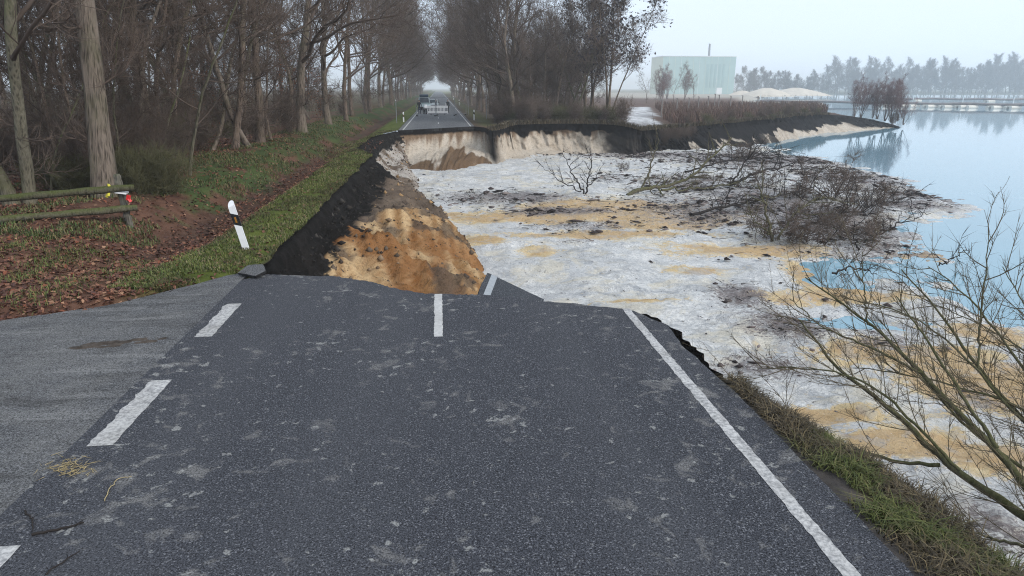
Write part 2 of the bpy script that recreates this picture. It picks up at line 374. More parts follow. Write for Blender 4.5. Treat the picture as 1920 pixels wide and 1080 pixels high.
# painted markings: parts of the road
def mark(quad, mat, parent, name, z=.004, seed=0):
    """quad: (x0,x1,y0,y1) sheet with slightly worn outline"""
    x0, x1, y0, y1 = quad; n = max(6, int((y1 - y0) / .06)); rr = np.random.default_rng(seed + 50)
    ys = np.linspace(y0, y1, n); w_ = .035 if mat == 'paint_worn' and x1 - x0 > .2 else .012; a = x0 + (rr.random(n) - .3) * w_ + (fbm(ys * 5, ys * 0, 3, seed) - .5) * w_ * 2; b = x1 + (rr.random(n) - .5) * .012
    P = np.stack([np.stack([a, ys, np.full(n, z)], -1), np.stack([b, ys, np.full(n, z)], -1)], 1)
    return grid(name, P[::1, ::1], mat, parent=parent, smooth=False)
y_front = lambda x: float(np.interp(x, ne[:, 0], ne[:, 1]))
XR = at(1378, 833).x
mark((2.93, 3.06, -12, y_front(3.0) - .02), 'paint_worn', road, 'edge_line')
mark((-.065, .065, at(807, 632).y, y_front(0) - .01), 'paint', road, 'centre_dash')
mark((-.065, .065, -6, -3), 'paint', road, 'centre_dash')
for i, (pt, pb) in enumerate((((430, 570), (375, 632)), ((281, 714), (173, 837)), ((8, 1025), (-150, 1220)))):
    a, b = at(*pt), at(*pb); mark((-3.47, -3.22, b.y, a.y), 'paint_worn', road, 'edge_dash', seed=i + 3)

# ------------------------------------------------------------------ crater walls
def knots(Yq, tab):
    t = np.asarray(tab, float); return [np.interp(Yq, t[:, 0], t[:, k]) for k in range(1, t.shape[1])]
def left_wall():
    Y = np.r_[np.arange(11.6, 30, .09), np.arange(30, 57.6, .16)]; T = np.linspace(0, 1, 110)
    xr = edge_x(Y); xr = xr + .01 + np.abs(fbm(Y * 1.4, Y * 0, 4, 31) - .5) * .3
    off, mz = knots(Y, [(11, .9, -1.9), (14, .9, -1.75), (16, 1.1, -1.62), (18, 1.35, -1.42), (20, 1.75, -1.12), (23, 2.15, -.95), (26, 2.25, -.98), (29, 2.2, -1.1), (33, 1.7, -1.3), (37, 1.3, -1.6), (40, 1.2, -1.75), (50, 1.2, -1.7), (57.6, .5, -1.5)])
    xb, = knots(Y, [(11, 1.3), (16, 1.7), (20.4, 1.65), (24, 1.05), (27, .62), (31, .0), (36, -1.0), (46, -1.6), (50, -2.2), (54, -2.5), (57.6, -2.9)])
    k2, = knots(Y, [(11, .5), (17, .42), (24, .5), (34, .55), (38, .5), (57, .35)])
    K = np.stack([np.stack([edge_x(Y) - .25, 0 * Y - .06], -1), np.stack([xr + .02, 0 * Y - .10], -1), np.stack([xr + .16 * k2 / .5, 0 * Y - .42], -1), np.stack([xr + k2, np.minimum(-.8, mz * .6)], -1),
                  np.stack([xr + off, mz], -1), np.stack([(xr + off) * .26 + xb * .74 + .05, mz * .62 - 2.9 * .38], -1), np.stack([xb + .3, 0 * Y - 2.9], -1)], 1)
    tk = np.array([0, .05, .14, .30, .55, .8, 1.0])
    P = np.zeros((len(Y), len(T), 3)); P[..., 1] = Y[:, None]
    for a, ax in ((0, 0), (1, 2)):
        for i in range(len(Y)): P[i, :, ax] = np.interp(T, tk, K[i, :, a])
    # smooth the profile
    for _ in range(4): P[:, 3:-1] = (P[:, 2:-2] + 2 * P[:, 3:-1] + P[:, 4:]) / 4
    TT = np.broadcast_to(T, P.shape[:2]); YY = P[..., 1]
    amp = sstep(0.02, .25, TT) * (1 - .5 * sstep(.85, 1, TT))
    g = fbm(YY * 2.1 + P[..., 0] * .8, TT * 3, 5, 41) - .5; g2 = fbm(YY * 6, TT * 9, 4, 43) - .5; g3 = fbm(YY * .7, TT * 4, 3, 44) - .5
    g4 = fbm(YY * 3.2 + 7, TT * 16, 4, 52) - .5; dz = sstep(.42, .3, TT); P[..., 0] += amp * (g * .42 + g2 * .2 + g4 * .35 * dz); mo = sstep(.34, .5, TT) * sstep(34, 26, YY); P[..., 2] += amp * (g * (.22 + .45 * mo) + g2 * .3 + g3 * (.3 + .35 * mo) + g4 * .3 * dz)
    P[..., 2] += amp * sstep(.3, .45, TT) * sstep(27, 22, YY) * (fbm(P[..., 0] * 6 + YY * .6, YY * .55, 4, 51) - .5) * .30
    X, Z = P[..., 0], P[..., 2]
    n = fbm(X * 3, YY * 3, 5, 45); st = fbm(YY * 5 + X * 5, Z * 1.5 + X, 4, 46); n2 = fbm(X * .9, YY * .9, 4, 47)
    dark = mixc((.006, .0058, .0055), (.03, .027, .025), n); brown = mixc((.085, .062, .048), (.235, .18, .135), n)
    rl = fbm(X * 7 + YY * .6, YY * .55 - X * .4, 4, 50); st = st * .3 + rl * .7
    sand = mixc((.30, .165, .07), (.60, .42, .235), sstep(.3, .7, st)); rust = mixc((.17, .065, .022), (.34, .15, .05), st)
    pale = mixc((.36, .32, .28), (.62, .58, .53), n)
    c = dark
    lim = np.interp(YY, [11, 17, 22, 30, 36, 57], [.34, .34, .36, .36, .40, .30]) + (n2 - .5) * .16 + (n - .5) * .16
    below = sstep(lim - .008, lim + .012, TT)
    crest = 21.0 + (X + 2.6) * 2.2 + (n2 - .5) * 3.0
    low = mixc(sand, brown, sstep(crest - .5, crest + .8, YY))
    low = mixc(low, rust, sstep(.5, .64, fbm(X * 1.0 + 3, YY * .45, 4, 48) + .22 * np.exp(-((X - .1) / .7) ** 2)) * sstep(25, 21, YY) * .85)
    low = mixc(low, brown * .75, sstep(.56, .66, fbm(X * 1.4, YY * .8, 4, 49)) * .8)
    low = mixc(low, pale, sstep(38, 41, YY) * sstep(.45, .6, n2 + .1) * .8)
    c = mixc(c, low, below)
    c = mixc(c, dark * .7, sstep(.05, .0, TT))
    o = grid('crater_slope', P, 'soil', c); tag(o, kind='structure')
    return P
LW = left_wall()

def near_wall():
    rim = [(-4.0, 12.4)] + [tuple(p - np.array([0, .06])) for p in ne[::6]] + [(3.34, 9.85), (3.52, 9.4), (3.56, 8.6), (3.60, 7.8), (3.58, 7.1), (3.62, 6.75), (3.80, 6.2), (3.98, 5.8), (4.13, 5.3), (4.2, 4.9), (4.26, 4.3), (4.4, 2), (4.8, -4), (5.4, -14)]
    base = [(-3.2, 13.4), (-1, 13.0), (3.6, 12.0), (4.9, 10.3), (5.0, 8.6), (5.3, 7.2), (5.9, 6.2), (6.5, 5), (6.9, 3), (7.3, -4), (8, -14)]
    rp, _ = resample(rim, 420); bp, _ = resample(base, 420); rp[:, 0] += np.where((rp[:, 1] > 6.9) & (rp[:, 0] > 3), (np.random.default_rng(5).random(420) - .5) * .05, 0)
    # pair by nearest arclength of the right side
    T = np.linspace(0, 1, 40); P = np.zeros((420, 40, 3))
    prof_h = np.interp(T, [0, .15, .5, 1], [0, .08, .42, 1]); prof_z = np.interp(T, [0, .15, .5, 1], [0, .2, .68, 1])
    zt = np.where(rp[:, 1] < 6.7, -.07, -.10); jn = (fbm(np.arange(420) * .35, np.zeros(420), 4, 63) - .4) * .22; m_ = (rp[:, 1] > 6.9) & (rp[:, 1] < 9.7) & (rp[:, 0] > 3); rp[:, 0] += np.where(m_, jn, 0)
    for k in (0, 1): P[..., k] = rp[:, None, k] * (1 - prof_h) + bp[:, None, k] * prof_h
    P[..., 2] = zt[:, None] * (1 - prof_z) - 2.95 * prof_z
    S = np.arange(420)[:, None] * .06; TT = np.broadcast_to(T, (420, 40))
    g = fbm(S * 1.5, TT * 4, 5, 61) - .5; P[..., 2] += g * .35 * sstep(.05, .3, TT); P[..., 0] += g * .3 * sstep(.05, .3, TT)
    n = fbm(S * 3, TT * 6, 4, 62)
    c = mixc((.006, .0055, .005), (.05, .04, .033), n); gr = mixc((.055, .05, .022), (.14, .12, .055), n)
    isv = sstep(7.2, 6.6, P[..., 1]); c = mixc(c, gr, isv * sstep(.75, .35, TT)); c = mixc(c, (.45, .40, .33), sstep(.6, .9, TT))
    tag(grid('crater_edge', P[:, ::-1], 'soil', c[:, ::-1]), kind='structure')
    return rp
NW = near_wall()

RIM = [(-3.35, 57.2, 0), (0, 60.0, 0), (3.3, 62.8, 0), (4.1, 61.5, -.02), (4.7, 58.8, -.15), (5.6, 60.5, -.05), (7, 64.3, .05), (10, 65.2, .1), (14, 65, .1), (16.8, 63, .05), (18.0, 62.2, -.15),
       (19.2, 63.4, -.5), (22, 66.5, -.55), (26.6, 71, -.6), (36, 79.5, -.55), (45, 88, -.5), (52, 95, -.5), (58, 101, -.55), (62.5, 103.6, -.7), (66, 103.5, -.95), (70, 103.2, -1.5), (74, 102.6, -2.55)]
BASE = [(-2.9, 50), (-.6, 48.6), (1.3, 51.0), (3.2, 54), (4.9, 54.8), (5.8, 56), (8.3, 58.5), (11, 61), (14.3, 62.5), (17, 61.0), (18.6, 60.4), (20, 62.8), (23, 65.2), (27, 66.6), (33.5, 69), (42, 78), (48, 84), (54, 89.5), (60, 93.5), (64.5, 95.8), (69, 98.6), (73.5, 101.4)]
def far_wall():
    N = 900; rim = np.asarray(RIM); base = np.asarray(BASE); u = np.arange(len(rim))
    d = np.r_[0, np.cumsum(np.linalg.norm(np.diff(rim[:, :2], axis=0), axis=1))]; uq = np.interp(np.linspace(0, d[-1], N), d, u)
    S = np.linspace(0, d[-1], N)
    rp = np.stack([np.interp(uq, u, rim[:, k]) for k in range(3)], -1); bp = np.stack([np.interp(uq, u, base[:, k]) for k in range(2)], -1)
    jit = (fbm(S * .9, S * 0, 4, 71) - .5) * 1.1 * sstep(0, 3, S); rp[:, 1] += jit * sstep(8, 12, S) * (1 + 1.6 * sstep(30, 36, S) * sstep(S[-1], S[-1] - 12, S))
    bp[:, 1] += (fbm(S * .5, S * 0 + 4, 4, 72) - .5) * 3.0 * sstep(0, 3, S)
    T = np.linspace(0, 1, 64); land = sstep(20.3, 23, rp[:, 0])[:, None]
    ph = np.interp(T, [0, .06, .14, .55, .7, 1], [0, .0, -.01, .2, .42, 1])[None] * (1 - land) + np.interp(T, [0, .15, .5, 1], [0, .12, .5, 1])[None] * land
    pz = np.interp(T, [0, .06, .14, .55, .7, 1], [0, .08, .18, .70, .84, 1])[None] * (1 - land) + np.interp(T, [0, .15, .5, 1], [0, .22, .55, 1])[None] * land
    P = np.zeros((N, 64, 3))
    for k in (0, 1): P[..., k] = rp[:, None, k] * (1 - ph) + bp[:, None, k] * ph
    P[..., 2] = rp[:, None, 2] * (1 - pz) - 3.0 * pz
    SS = np.broadcast_to(S[:, None], (N, 64)); TT = np.broadcast_to(T, (N, 64)); a = sstep(.06, .25, TT)
    g = fbm(SS * .9, TT * 2.5, 5, 73) - .5; g2 = fbm(SS * 3.2, TT * 2, 4, 74) - .5
    ld = sstep(19, 22, P[..., 0]); P[..., 1] += a * (g * (1.9 + 2.4 * ld) + g2 * (.6 + .8 * ld)) ; P[..., 2] += a * (g * .6 + g2 * .2)
    hp_ = np.exp(-((P[..., 0] - 1.2) / 2.6) ** 2) * sstep(.35, .7, TT) * sstep(1.02, .85, TT); P[..., 2] += .75 * hp_ * (.6 + .8 * fbm(SS * 1.2, TT * 3, 4, 79)); P[..., 1] -= .8 * hp_
    X, Y, Z = P[..., 0], P[..., 1], P[..., 2]
    n = fbm(SS * 1.6, TT * 9, 5, 75); st = fbm(SS * 2.4, TT * 1.2, 4, 76); n2 = fbm(SS * .45, TT * 2.2, 4, 77)
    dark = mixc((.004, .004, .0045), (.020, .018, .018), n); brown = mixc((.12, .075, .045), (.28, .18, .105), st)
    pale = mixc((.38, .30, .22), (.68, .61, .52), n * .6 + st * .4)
    c = pale
    c = mixc(c, brown, sstep(.34, .12, TT + (st - .5) * .5) * .9)
    c = mixc(c, brown * .85, sstep(.50, .58, n2 + .25 * sstep(.5, .8, TT) - .34 * (1 - 1.25 * np.exp(-((X - 1.2) / 2.8) ** 2)) + .02) * sstep(.32, .46, TT + (n - .5) * .2))
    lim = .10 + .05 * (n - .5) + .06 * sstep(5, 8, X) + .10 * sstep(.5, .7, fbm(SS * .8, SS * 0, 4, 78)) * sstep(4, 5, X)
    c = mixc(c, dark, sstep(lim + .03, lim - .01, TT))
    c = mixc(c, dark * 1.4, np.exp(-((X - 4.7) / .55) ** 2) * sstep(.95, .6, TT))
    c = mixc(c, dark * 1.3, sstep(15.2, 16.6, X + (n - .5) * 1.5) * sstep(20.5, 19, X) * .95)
    hd = sstep(18.5, 19.5, X); hb = dark * 1.15
    hp = mixc(hb, pale, sstep(.48, .56, TT + (n2 - .5) * .5) * sstep(37, 43, X + (n2 - .5) * 8))
    hp = mixc(hp, pale, sstep(.60, .66, n2 + .1 * n) * sstep(.5, .6, TT) * .8)
    c = mixc(c, hp, hd)
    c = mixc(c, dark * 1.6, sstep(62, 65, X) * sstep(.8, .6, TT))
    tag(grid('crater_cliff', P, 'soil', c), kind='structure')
    return rp
FR = far_wall()

# ------------------------------------------------------------------ land behind the crater
def far_land():
    N = len(FR[::3]); rp = FR[::3]; s = np.linspace(0, 1, N)[:, None]
    T = np.r_[np.linspace(0, .03, 26), np.linspace(.035, 1, 110)][None]
    bxp = -3.35 + (330 + 3.35) * s[:, 0] ** 1.6; byp = np.full(N, 640.)
    P = np.zeros((N, T.shape[1], 3))
    P[..., 0] = rp[:, None, 0] * (1 - T) + bxp[:, None] * T; P[..., 1] = rp[:, None, 1] * (1 - T) + byp[:, None] * T
    ex = np.interp(T[0], [0, .03, .08, .14, .26, .42, .55, .75, 1], [74, 71, 73, 81, 112, 158, 198, 258, 330])
    dx = ex - (74 * (1 - T[0]) + 330 * T[0]); P[..., 0] += (s ** 3) * dx[None]
    X, Y = P[..., 0], P[..., 1]
    z0 = np.where(rp[:, 2] < -1, rp[:, 2], rp[:, 2])[:, None]
    tgt = np.interp(X, [-4, 4.2, 9, 16, 24, 40, 400], [-.07, -.07, .03, 0, -.45, -.7, -.9])
    z = z0 * (1 - sstep(0, .02, T)) + tgt * sstep(0, .02, T)
    z = z + (fbm(X * .5, Y * .5, 4, 81) - .5) * .3 * sstep(4.2, 6, X) * sstep(0, .01, T)
    edge = sstep(.955, 1.0, s) * sstep(.004, .02, T); z = z * (1 - edge) + (-3.3) * edge
    P[..., 2] = z
    n = fbm(X * .9, Y * .9, 5, 82); nl = fbm(X * .12, Y * .12, 4, 83)
    c = mixc((.05, .036, .026), (.13, .09, .062), n)
    verge = np.exp(-((X - 4.9) / 1.0) ** 2) * sstep(62, 66, Y); c = mixc(c, mixc((.05, .065, .022), (.12, .12, .05), n), verge * .8)
    # pale dirt path that bends away between the wood and the reeds
    pc = np.interp(Y, [60, 66, 72, 85, 105, 130, 150], [21.5, 21.8, 22.6, 25.3, 32, 39, 45]); pw = np.interp(Y, [60, 68, 75, 90, 130], [3.6, 3.4, 2.6, 2.4, 2.6])
    pf = sstep(1.0, .7, np.abs(X - pc) / pw + (n - .5) * .6) * (Y < 150) * (X > 18)
    global PATHF
    path = mixc((.42, .42, .43), (.66, .66, .66), sstep(.35, .6, nl * .4 + n * .6)); path = mixc(path, (.19, .18, .175), sstep(.54, .64, fbm(X * .6, Y * .25, 4, 84)) * .7)
    c = mixc(c, path, pf)
    c = mixc(c, mixc((.10, .065, .055), (.17, .115, .09), n), sstep(24, 28, X) * (1 - pf) * .8)
    c = mixc(c, (.45, .42, .36), sstep(240, 330, Y) * sstep(60, 90, X) * .8)
    c = mixc(c, (.16, .17, .09), sstep(420, 470, Y) * sstep(60, 20, X))
    tag(grid('land', P, 'floor', c), kind='structure')
far_land()

fe = jag([(-3.33, 57.25), (0, 60.02), (3.28, 62.75)], .12, .05, 5)
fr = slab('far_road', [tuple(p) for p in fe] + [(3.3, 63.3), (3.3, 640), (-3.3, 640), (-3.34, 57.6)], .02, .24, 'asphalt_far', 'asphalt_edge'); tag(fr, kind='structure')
for x in (-3.02, 2.90): mark((x, x + .12, (57.7 if x < 0 else 62.6), 400), 'paint', fr, 'edge_line', z=.026)
for y in (67.5, 79.5, 91.5, 103.5, 115.5, 127.5): mark((-.06, .06, y, y + 2.6), 'paint', fr, 'centre_dash', z=.026)

# far meadow sheet to the horizon
def horizon_ground():
    ys = np.r_[560, np.geomspace(590, 5200, 14)]; xs = np.linspace(-1, 1, 60)
    YY, U = np.meshgrid(ys, xs, indexing='ij'); XX = U * 5000
    sh = 600 + 45 * np.sin(XX / 170.) + 30 * fbm(XX / 60., XX * 0, 3, 5)
    YY = np.where(YY < 580, np.where(XX > 200, sh, 620), YY + 100)
    Z = np.full_like(XX, -1.3); Z[0] = np.where(XX[0] > 200, -3.2, -.6)
    n = fbm(XX / 40, YY / 40, 4, 7); c = mixc((.10, .10, .06), (.17, .16, .09), n)
    tag(grid('far_field', np.stack([XX, YY, Z], -1), 'floor', c), kind='structure')
horizon_ground()

# ------------------------------------------------------------------ silt flat and lake
shore_px = [(1425, 268), (1480, 288), (1600, 312), (1680, 333), (1740, 365), (1810, 388), (1760, 402), (1690, 415), (1690, 445), (1740, 474), (1640, 484), (1530, 497), (1545, 525), (1620, 535), (1690, 520), (1760, 555), (1830, 592), (1920, 618), (2100, 650), (2500, 700), (3200, 760)]
SH = np.array([tuple(at(px, py, SILT_Z)[:2]) for px, py in shore_px])
poly = np.vstack([SH, [(60, -50), (0, -50), (-8, 10), (-8, 62), (20, 70), (33, 72)]])
def inside(X, Y, P):
    r = np.zeros(X.shape, bool); n = len(P); j = n - 1
    for i in range(n):
        xi, yi = P[i]; xj, yj = P[j]
        cnd = ((yi > Y) != (yj > Y)) & (X < (xj - xi) * (Y - yi) / (yj - yi + 1e-12) + xi); r ^= cnd; j = i
    return r
def dist_line(X, Y, L):
    d = np.full(X.shape, 1e9)
    for (ax, ay), (bx_, by) in zip(L[:-1], L[1:]):
        vx, vy = bx_ - ax, by - ay; t = np.clip(((X - ax) * vx + (Y - ay) * vy) / (vx * vx + vy * vy), 0, 1)
        d = np.minimum(d, np.hypot(X - ax - t * vx, Y - ay - t * vy))
    return d
def blobs(X, Y, L):
    f = np.zeros(X.shape)
    for px, py, rx, ry, w in L:
        c = at(px, py, SILT_Z); ex = at(px + rx, py, SILT_Z); ey = at(px, py - ry, SILT_Z)
        ux, uy = ex.x - c.x, ex.y - c.y; L1 = math.hypot(ux, uy); ux /= L1; uy /= L1; L2 = abs((ey - c).length)
        dx, dy = X - c.x, Y - c.y; a = (dx * ux + dy * uy) / L1; b = (-dx * uy + dy * ux) / L2
        f = np.maximum(f, w * np.exp(-(a * a + b * b) * .9))
    return f
OCHRE = [(1150, 393, 170, 16, .85), (1240, 412, 130, 16, 1.), (1000, 408, 190, 10, .7), (900, 452, 50, 8, .7), (1010, 470, 40, 14, .5), (1120, 440, 200, 8, .6), (1400, 470, 160, 12, .6), (1545, 520, 50, 26, .95), (1600, 555, 120, 12, .7), (1700, 665, 160, 26, .8),
         (1850, 720, 160, 45, .85), (1550, 778, 90, 14, .85), (1700, 830, 120, 25, .8), (1880, 860, 120, 30, .7), (1200, 566, 80, 5, .6), (1740, 475, 60, 8, .8), (1850, 620, 80, 18, .7), (1300, 505, 70, 10, .4), (1480, 560, 80, 14, .5), (850, 400, 50, 5, .5)]
DEBRIS = [(960, 372, 150, 13, .75), (1050, 398, 140, 9, .8), (1090, 425, 120, 12, .6), (1330, 395, 190, 35, .68), (1480, 395, 200, 60, .75), (1600, 335, 120, 22, .72), (1420, 300, 200, 16, .8), (1260, 292, 180, 7, .75), (1385, 556, 70, 24, .85), (1480, 610, 110, 30, .8),
          (1430, 690, 110, 25, .65), (1650, 640, 120, 22, .6), (1740, 368, 80, 12, .85), (1300, 345, 160, 24, .62), (1150, 335, 80, 12, .45), (1560, 440, 130, 25, .65), (1080, 455, 60, 6, .5), (1700, 480, 80, 8, .5), (1850, 760, 90, 40, .45), (1870, 1000, 90, 60, .7), (1700, 385, 110, 8, .8)]
LOW = [(1590, 512, 70, 16, 1.), (1480, 575, 90, 10, .7), (1640, 600, 150, 14, .9), (1450, 655, 110, 14, .75), (1780, 640, 120, 12, .8), (1330, 610, 60, 10, .4), (1750, 545, 120, 18, 1.), (1560, 660, 80, 10, .8), (1350, 660, 60, 8, .5)]
def silt_h(X, Y):
    sd = np.where(inside(X, Y, poly), 1, -1) * dist_line(X, Y, SH); sd = sd + (fbm(X * .4, Y * .4, 5, 91) - .5) * 4.0
    low = blobs(X, Y, LOW)
    z = SILT_Z + np.clip(sd * .08 - .10, -.7, .02) - .17 * low * sstep(.35, .6, fbm(X * .9, Y * .9, 4, 93))
    return z + (fbm(X * .45, Y * .45, 4, 94) - .5) * .16 + (fbm(X * 2.2, Y * 2.2, 4, 95) - .5) * .11
def silt():
    X = np.r_[np.arange(-6, 26, .16), np.geomspace(26, 90, 150)]; Y = np.r_[np.arange(-14, 4, .6), np.geomspace(4, 112, 440)]
    YY, XX = np.meshgrid(Y, X, indexing='ij'); Z = silt_h(XX, YY)
    oc = np.clip(1.5 * blobs(XX, YY, OCHRE), 0, 1); de = np.clip(blobs(XX, YY, DEBRIS), 0, 1)
    Z = Z + de * (fbm(XX * 3.2, YY * 3.2, 3, 96) - .35) * .22
    wx = XX + 1.2 * fbm(XX * .5, YY * .5, 3, 97); t1 = fbm(wx * .55, YY * .8, 5, 98); t2 = fbm(XX * 1.3, YY * 1.5, 5, 99)
    Z = Z + .05 * (sstep(.47, .50, t1) + sstep(.56, .585, t1) - .8) + .035 * (sstep(.50, .53, t2) - .5) + .03 * (fbm(XX * 5, YY * 5, 3, 90) - .5)
    we = sstep(.05, -.06, Z - LAKE_Z) * .8
    tag(grid('silt_flat', np.stack([XX, YY, Z], -1), 'silt', np.stack([oc, de, we], -1)), kind='structure')
silt()
P = np.array([[[-300, -500, LAKE_Z], [2500, -500, LAKE_Z]], [[-300, 60, LAKE_Z], [2500, 60, LAKE_Z]], [[-300, 900, LAKE_Z], [2500, 900, LAKE_Z]]], float)
P[..., 0] = np.where(P[..., 0] < 0, -3.2, P[..., 0])
tag(grid('lake', P, 'water'), kind='structure')

# ------------------------------------------------------------------ right-hand verge beside the near road
def rim_x(Y):
    q = NW[NW[:, 1] < 6.9]; o = np.argsort(q[:, 1]); return np.interp(Y, q[o, 1], q[o, 0])
def verge():
    Y = np.r_[-45, -20, -8, np.arange(-2, 7.0, .07)]; U = np.linspace(0, 1, 26); YY, UU = np.meshgrid(Y, U, indexing='ij')
    x0 = 3.40; x1 = np.maximum(rim_x(YY), 3.46) + .05; X = x0 + (x1 - x0) * UU
    Z = -.035 - .05 * UU + (fbm(X * 5, YY * 5, 4, 101) - .5) * .09 * sstep(.02, .25, UU)
    n = fbm(X * 4, YY * 4, 4, 102); soil = mixc((.05, .045, .042), (.115, .10, .09), n); g = mixc((.035, .03, .016), (.09, .075, .04), n)
    c = mixc(soil, g, sstep(.28, .45, (X - 3.4) + (n - .5) * .35))
    tag(grid('verge', np.stack([X, YY, Z], -1)[:, ::1], 'floor', c), kind='structure')
verge()

# ------------------------------------------------------------------ tree generator
def nrm(v): return v / (np.linalg.norm(v, axis=-1, keepdims=True) + 1e-9)
class Acc:
    def __init__(s): s.V = []; s.F = []; s.n = 0
    def add(s, V, Fc): s.V.append(V); s.F.append(np.asarray(Fc) + s.n); s.n += len(V)
    def tube(s, pts, rad, sides=5, rough=0, rg=None):
        pts = np.asarray(pts, float); rad = np.asarray(rad, float); k = len(pts); t = nrm(np.gradient(pts, axis=0)); av = nrm(t.mean(0))
        ref = np.array([0, 0, 1.]) if abs(av[2]) < .75 else np.array([1., .1, 0]); a = nrm(np.cross(t, ref)); b = np.cross(t, a)
        th = np.arange(sides) / sides * 2 * math.pi; rr = rad[:, None]
        if rough: rr = rr * (1 + rough * (vnoise(np.arange(sides)[None] * 1.7 + 3, np.arange(k)[:, None] * .35, 5) - .5) + rough * (vnoise(np.arange(sides)[None] * .6, np.arange(k)[:, None] * .1, 9) - .5))
        V = pts[:, None] + rr[..., None] * (np.cos(th)[None, :, None] * a[:, None] + np.sin(th)[None, :, None] * b[:, None])
        i = np.arange(k * sides).reshape(k, sides); j = np.roll(i, -1, 1)
        A = np.stack([i[:-1], j[:-1], j[1:]], -1).reshape(-1, 3); B = np.stack([i[:-1], j[1:], i[1:]], -1).reshape(-1, 3)
        s.add(V.reshape(-1, 3), np.vstack([A, B]))
    def twigs(s, p, q, r):
        n = len(p)
        if not n: return
        t = nrm(q - p); a = nrm(np.cross(t, np.array([.3, .5, .81]))); b = np.cross(t, a); r = np.broadcast_to(r, (n,))[:, None]
        V = np.stack([p + a * r, p - a * r * .5 + b * r * .87, p - a * r * .5 - b * r * .87, q], 1).reshape(-1, 3); o = np.arange(n)[:, None, None] * 4
        s.add(V, (o + np.array([[0, 1, 3], [1, 2, 3], [2, 0, 3]])[None]).reshape(-1, 3))
    def quads(s, c, size, g):
        n = len(c); u = nrm(g.normal(size=(n, 3))); w = nrm(np.cross(u, g.normal(size=(n, 3)))); sz = (size * (.6 + .8 * g.random(n)))[:, None]
        V = np.stack([c - u * sz, c - w * sz * .5, c + u * sz, c + w * sz * .5], 1).reshape(-1, 3); o = np.arange(n)[:, None, None] * 4
        s.add(V, (o + np.array([[0, 1, 2], [0, 2, 3]])[None]).reshape(-1, 3))
    def mesh(s, name, mat, smooth=True): return mesh_np(name, np.vstack(s.V), np.vstack(s.F), mat, None, smooth)
def path(g, p, d, L, n, w, up):
    P = [p]; d = nrm(d)
    for i in range(n):
        d = nrm(d + g.normal(size=3) * w + np.array([0, 0, up / n])); p = p + d * (L / n); P.append(p)
    return np.array(P)
def along(P, t):
    x = t * (len(P) - 1); i = np.minimum(x.astype(int) if hasattr(x, 'astype') else int(x), len(P) - 2); f = x - i
    if np.ndim(t): return P[i] * (1 - f)[:, None] + P[i + 1] * f[:, None], nrm(P[i + 1] - P[i])
    return P[i] * (1 - f) + P[i + 1] * f, nrm(P[i + 1] - P[i])
def spread(g, d, ang, az):
    ref = np.array([1., .1, 0]) if abs(d[2]) > .8 else np.array([0, 0, 1.]); a = nrm(np.cross(d, ref)); b = np.cross(d, a)
    return d * math.cos(ang) + (a * math.cos(az) + b * math.sin(az)) * math.sin(ang)
def branch(g, acc, p, d, L, r, lv, S, ends):
    """lv 2 = limb, 1 = branch, 0 = spray of twigs"""
    n = (3, 5, 8)[lv]; P = path(g, p, d, L, n, S.get('w', .17) * (1.15, 1, .9)[lv], S.get('up', .5) * (1, .9, 1)[lv])
    acc.tube(P, np.linspace(r, r * .3, n + 1), (3, 4, 6)[lv])
    if lv == 0:
        m = S['ntw']; t = g.random(m) * .9 + .1; q, dd = along(P, t)
        e = nrm(dd * .9 + g.normal(size=(m, 3)) * .75 + np.array([0, 0, .2])); ln = S['twl'] * (.5 + g.random(m))
        tip = q + e * ln[:, None]; acc.twigs(q, tip, S['twr']); ends.append(tip); return
    m = S['nb'] if lv == 2 else S['ns']; az = g.random() * 6.3
    for k in range(m):
        t = (.18 if lv == 2 else .12) + .82 * (k + g.random()) / m; t = min(t, .99); q, dd = along(P, t); az += 2.4 + g.normal() * .4
        c = spread(g, dd, R(38 + 22 * g.random()), az); c = nrm(c + np.array([0, 0, .12]))
        ll = L * (.58 - .28 * t) * (.7 + .6 * g.random()) if lv == 2 else L * (.6 - .25 * t) * (.7 + .6 * g.random())
        branch(g, acc, q, c, max(ll, .3), max(r * (1 - .65 * t) * .48, S['twr'] * 1.3), lv - 1, S, ends)
DEF = dict(first=.3, nl=12, nb=8, ns=6, ntw=6, twl=.75, twr=.011, w=.17, up=.5, a0=70, a1=25, ll=.42, lean=.03, wob=.035, stems=1, sides=12, low=0, bias=(0, 0, 0))
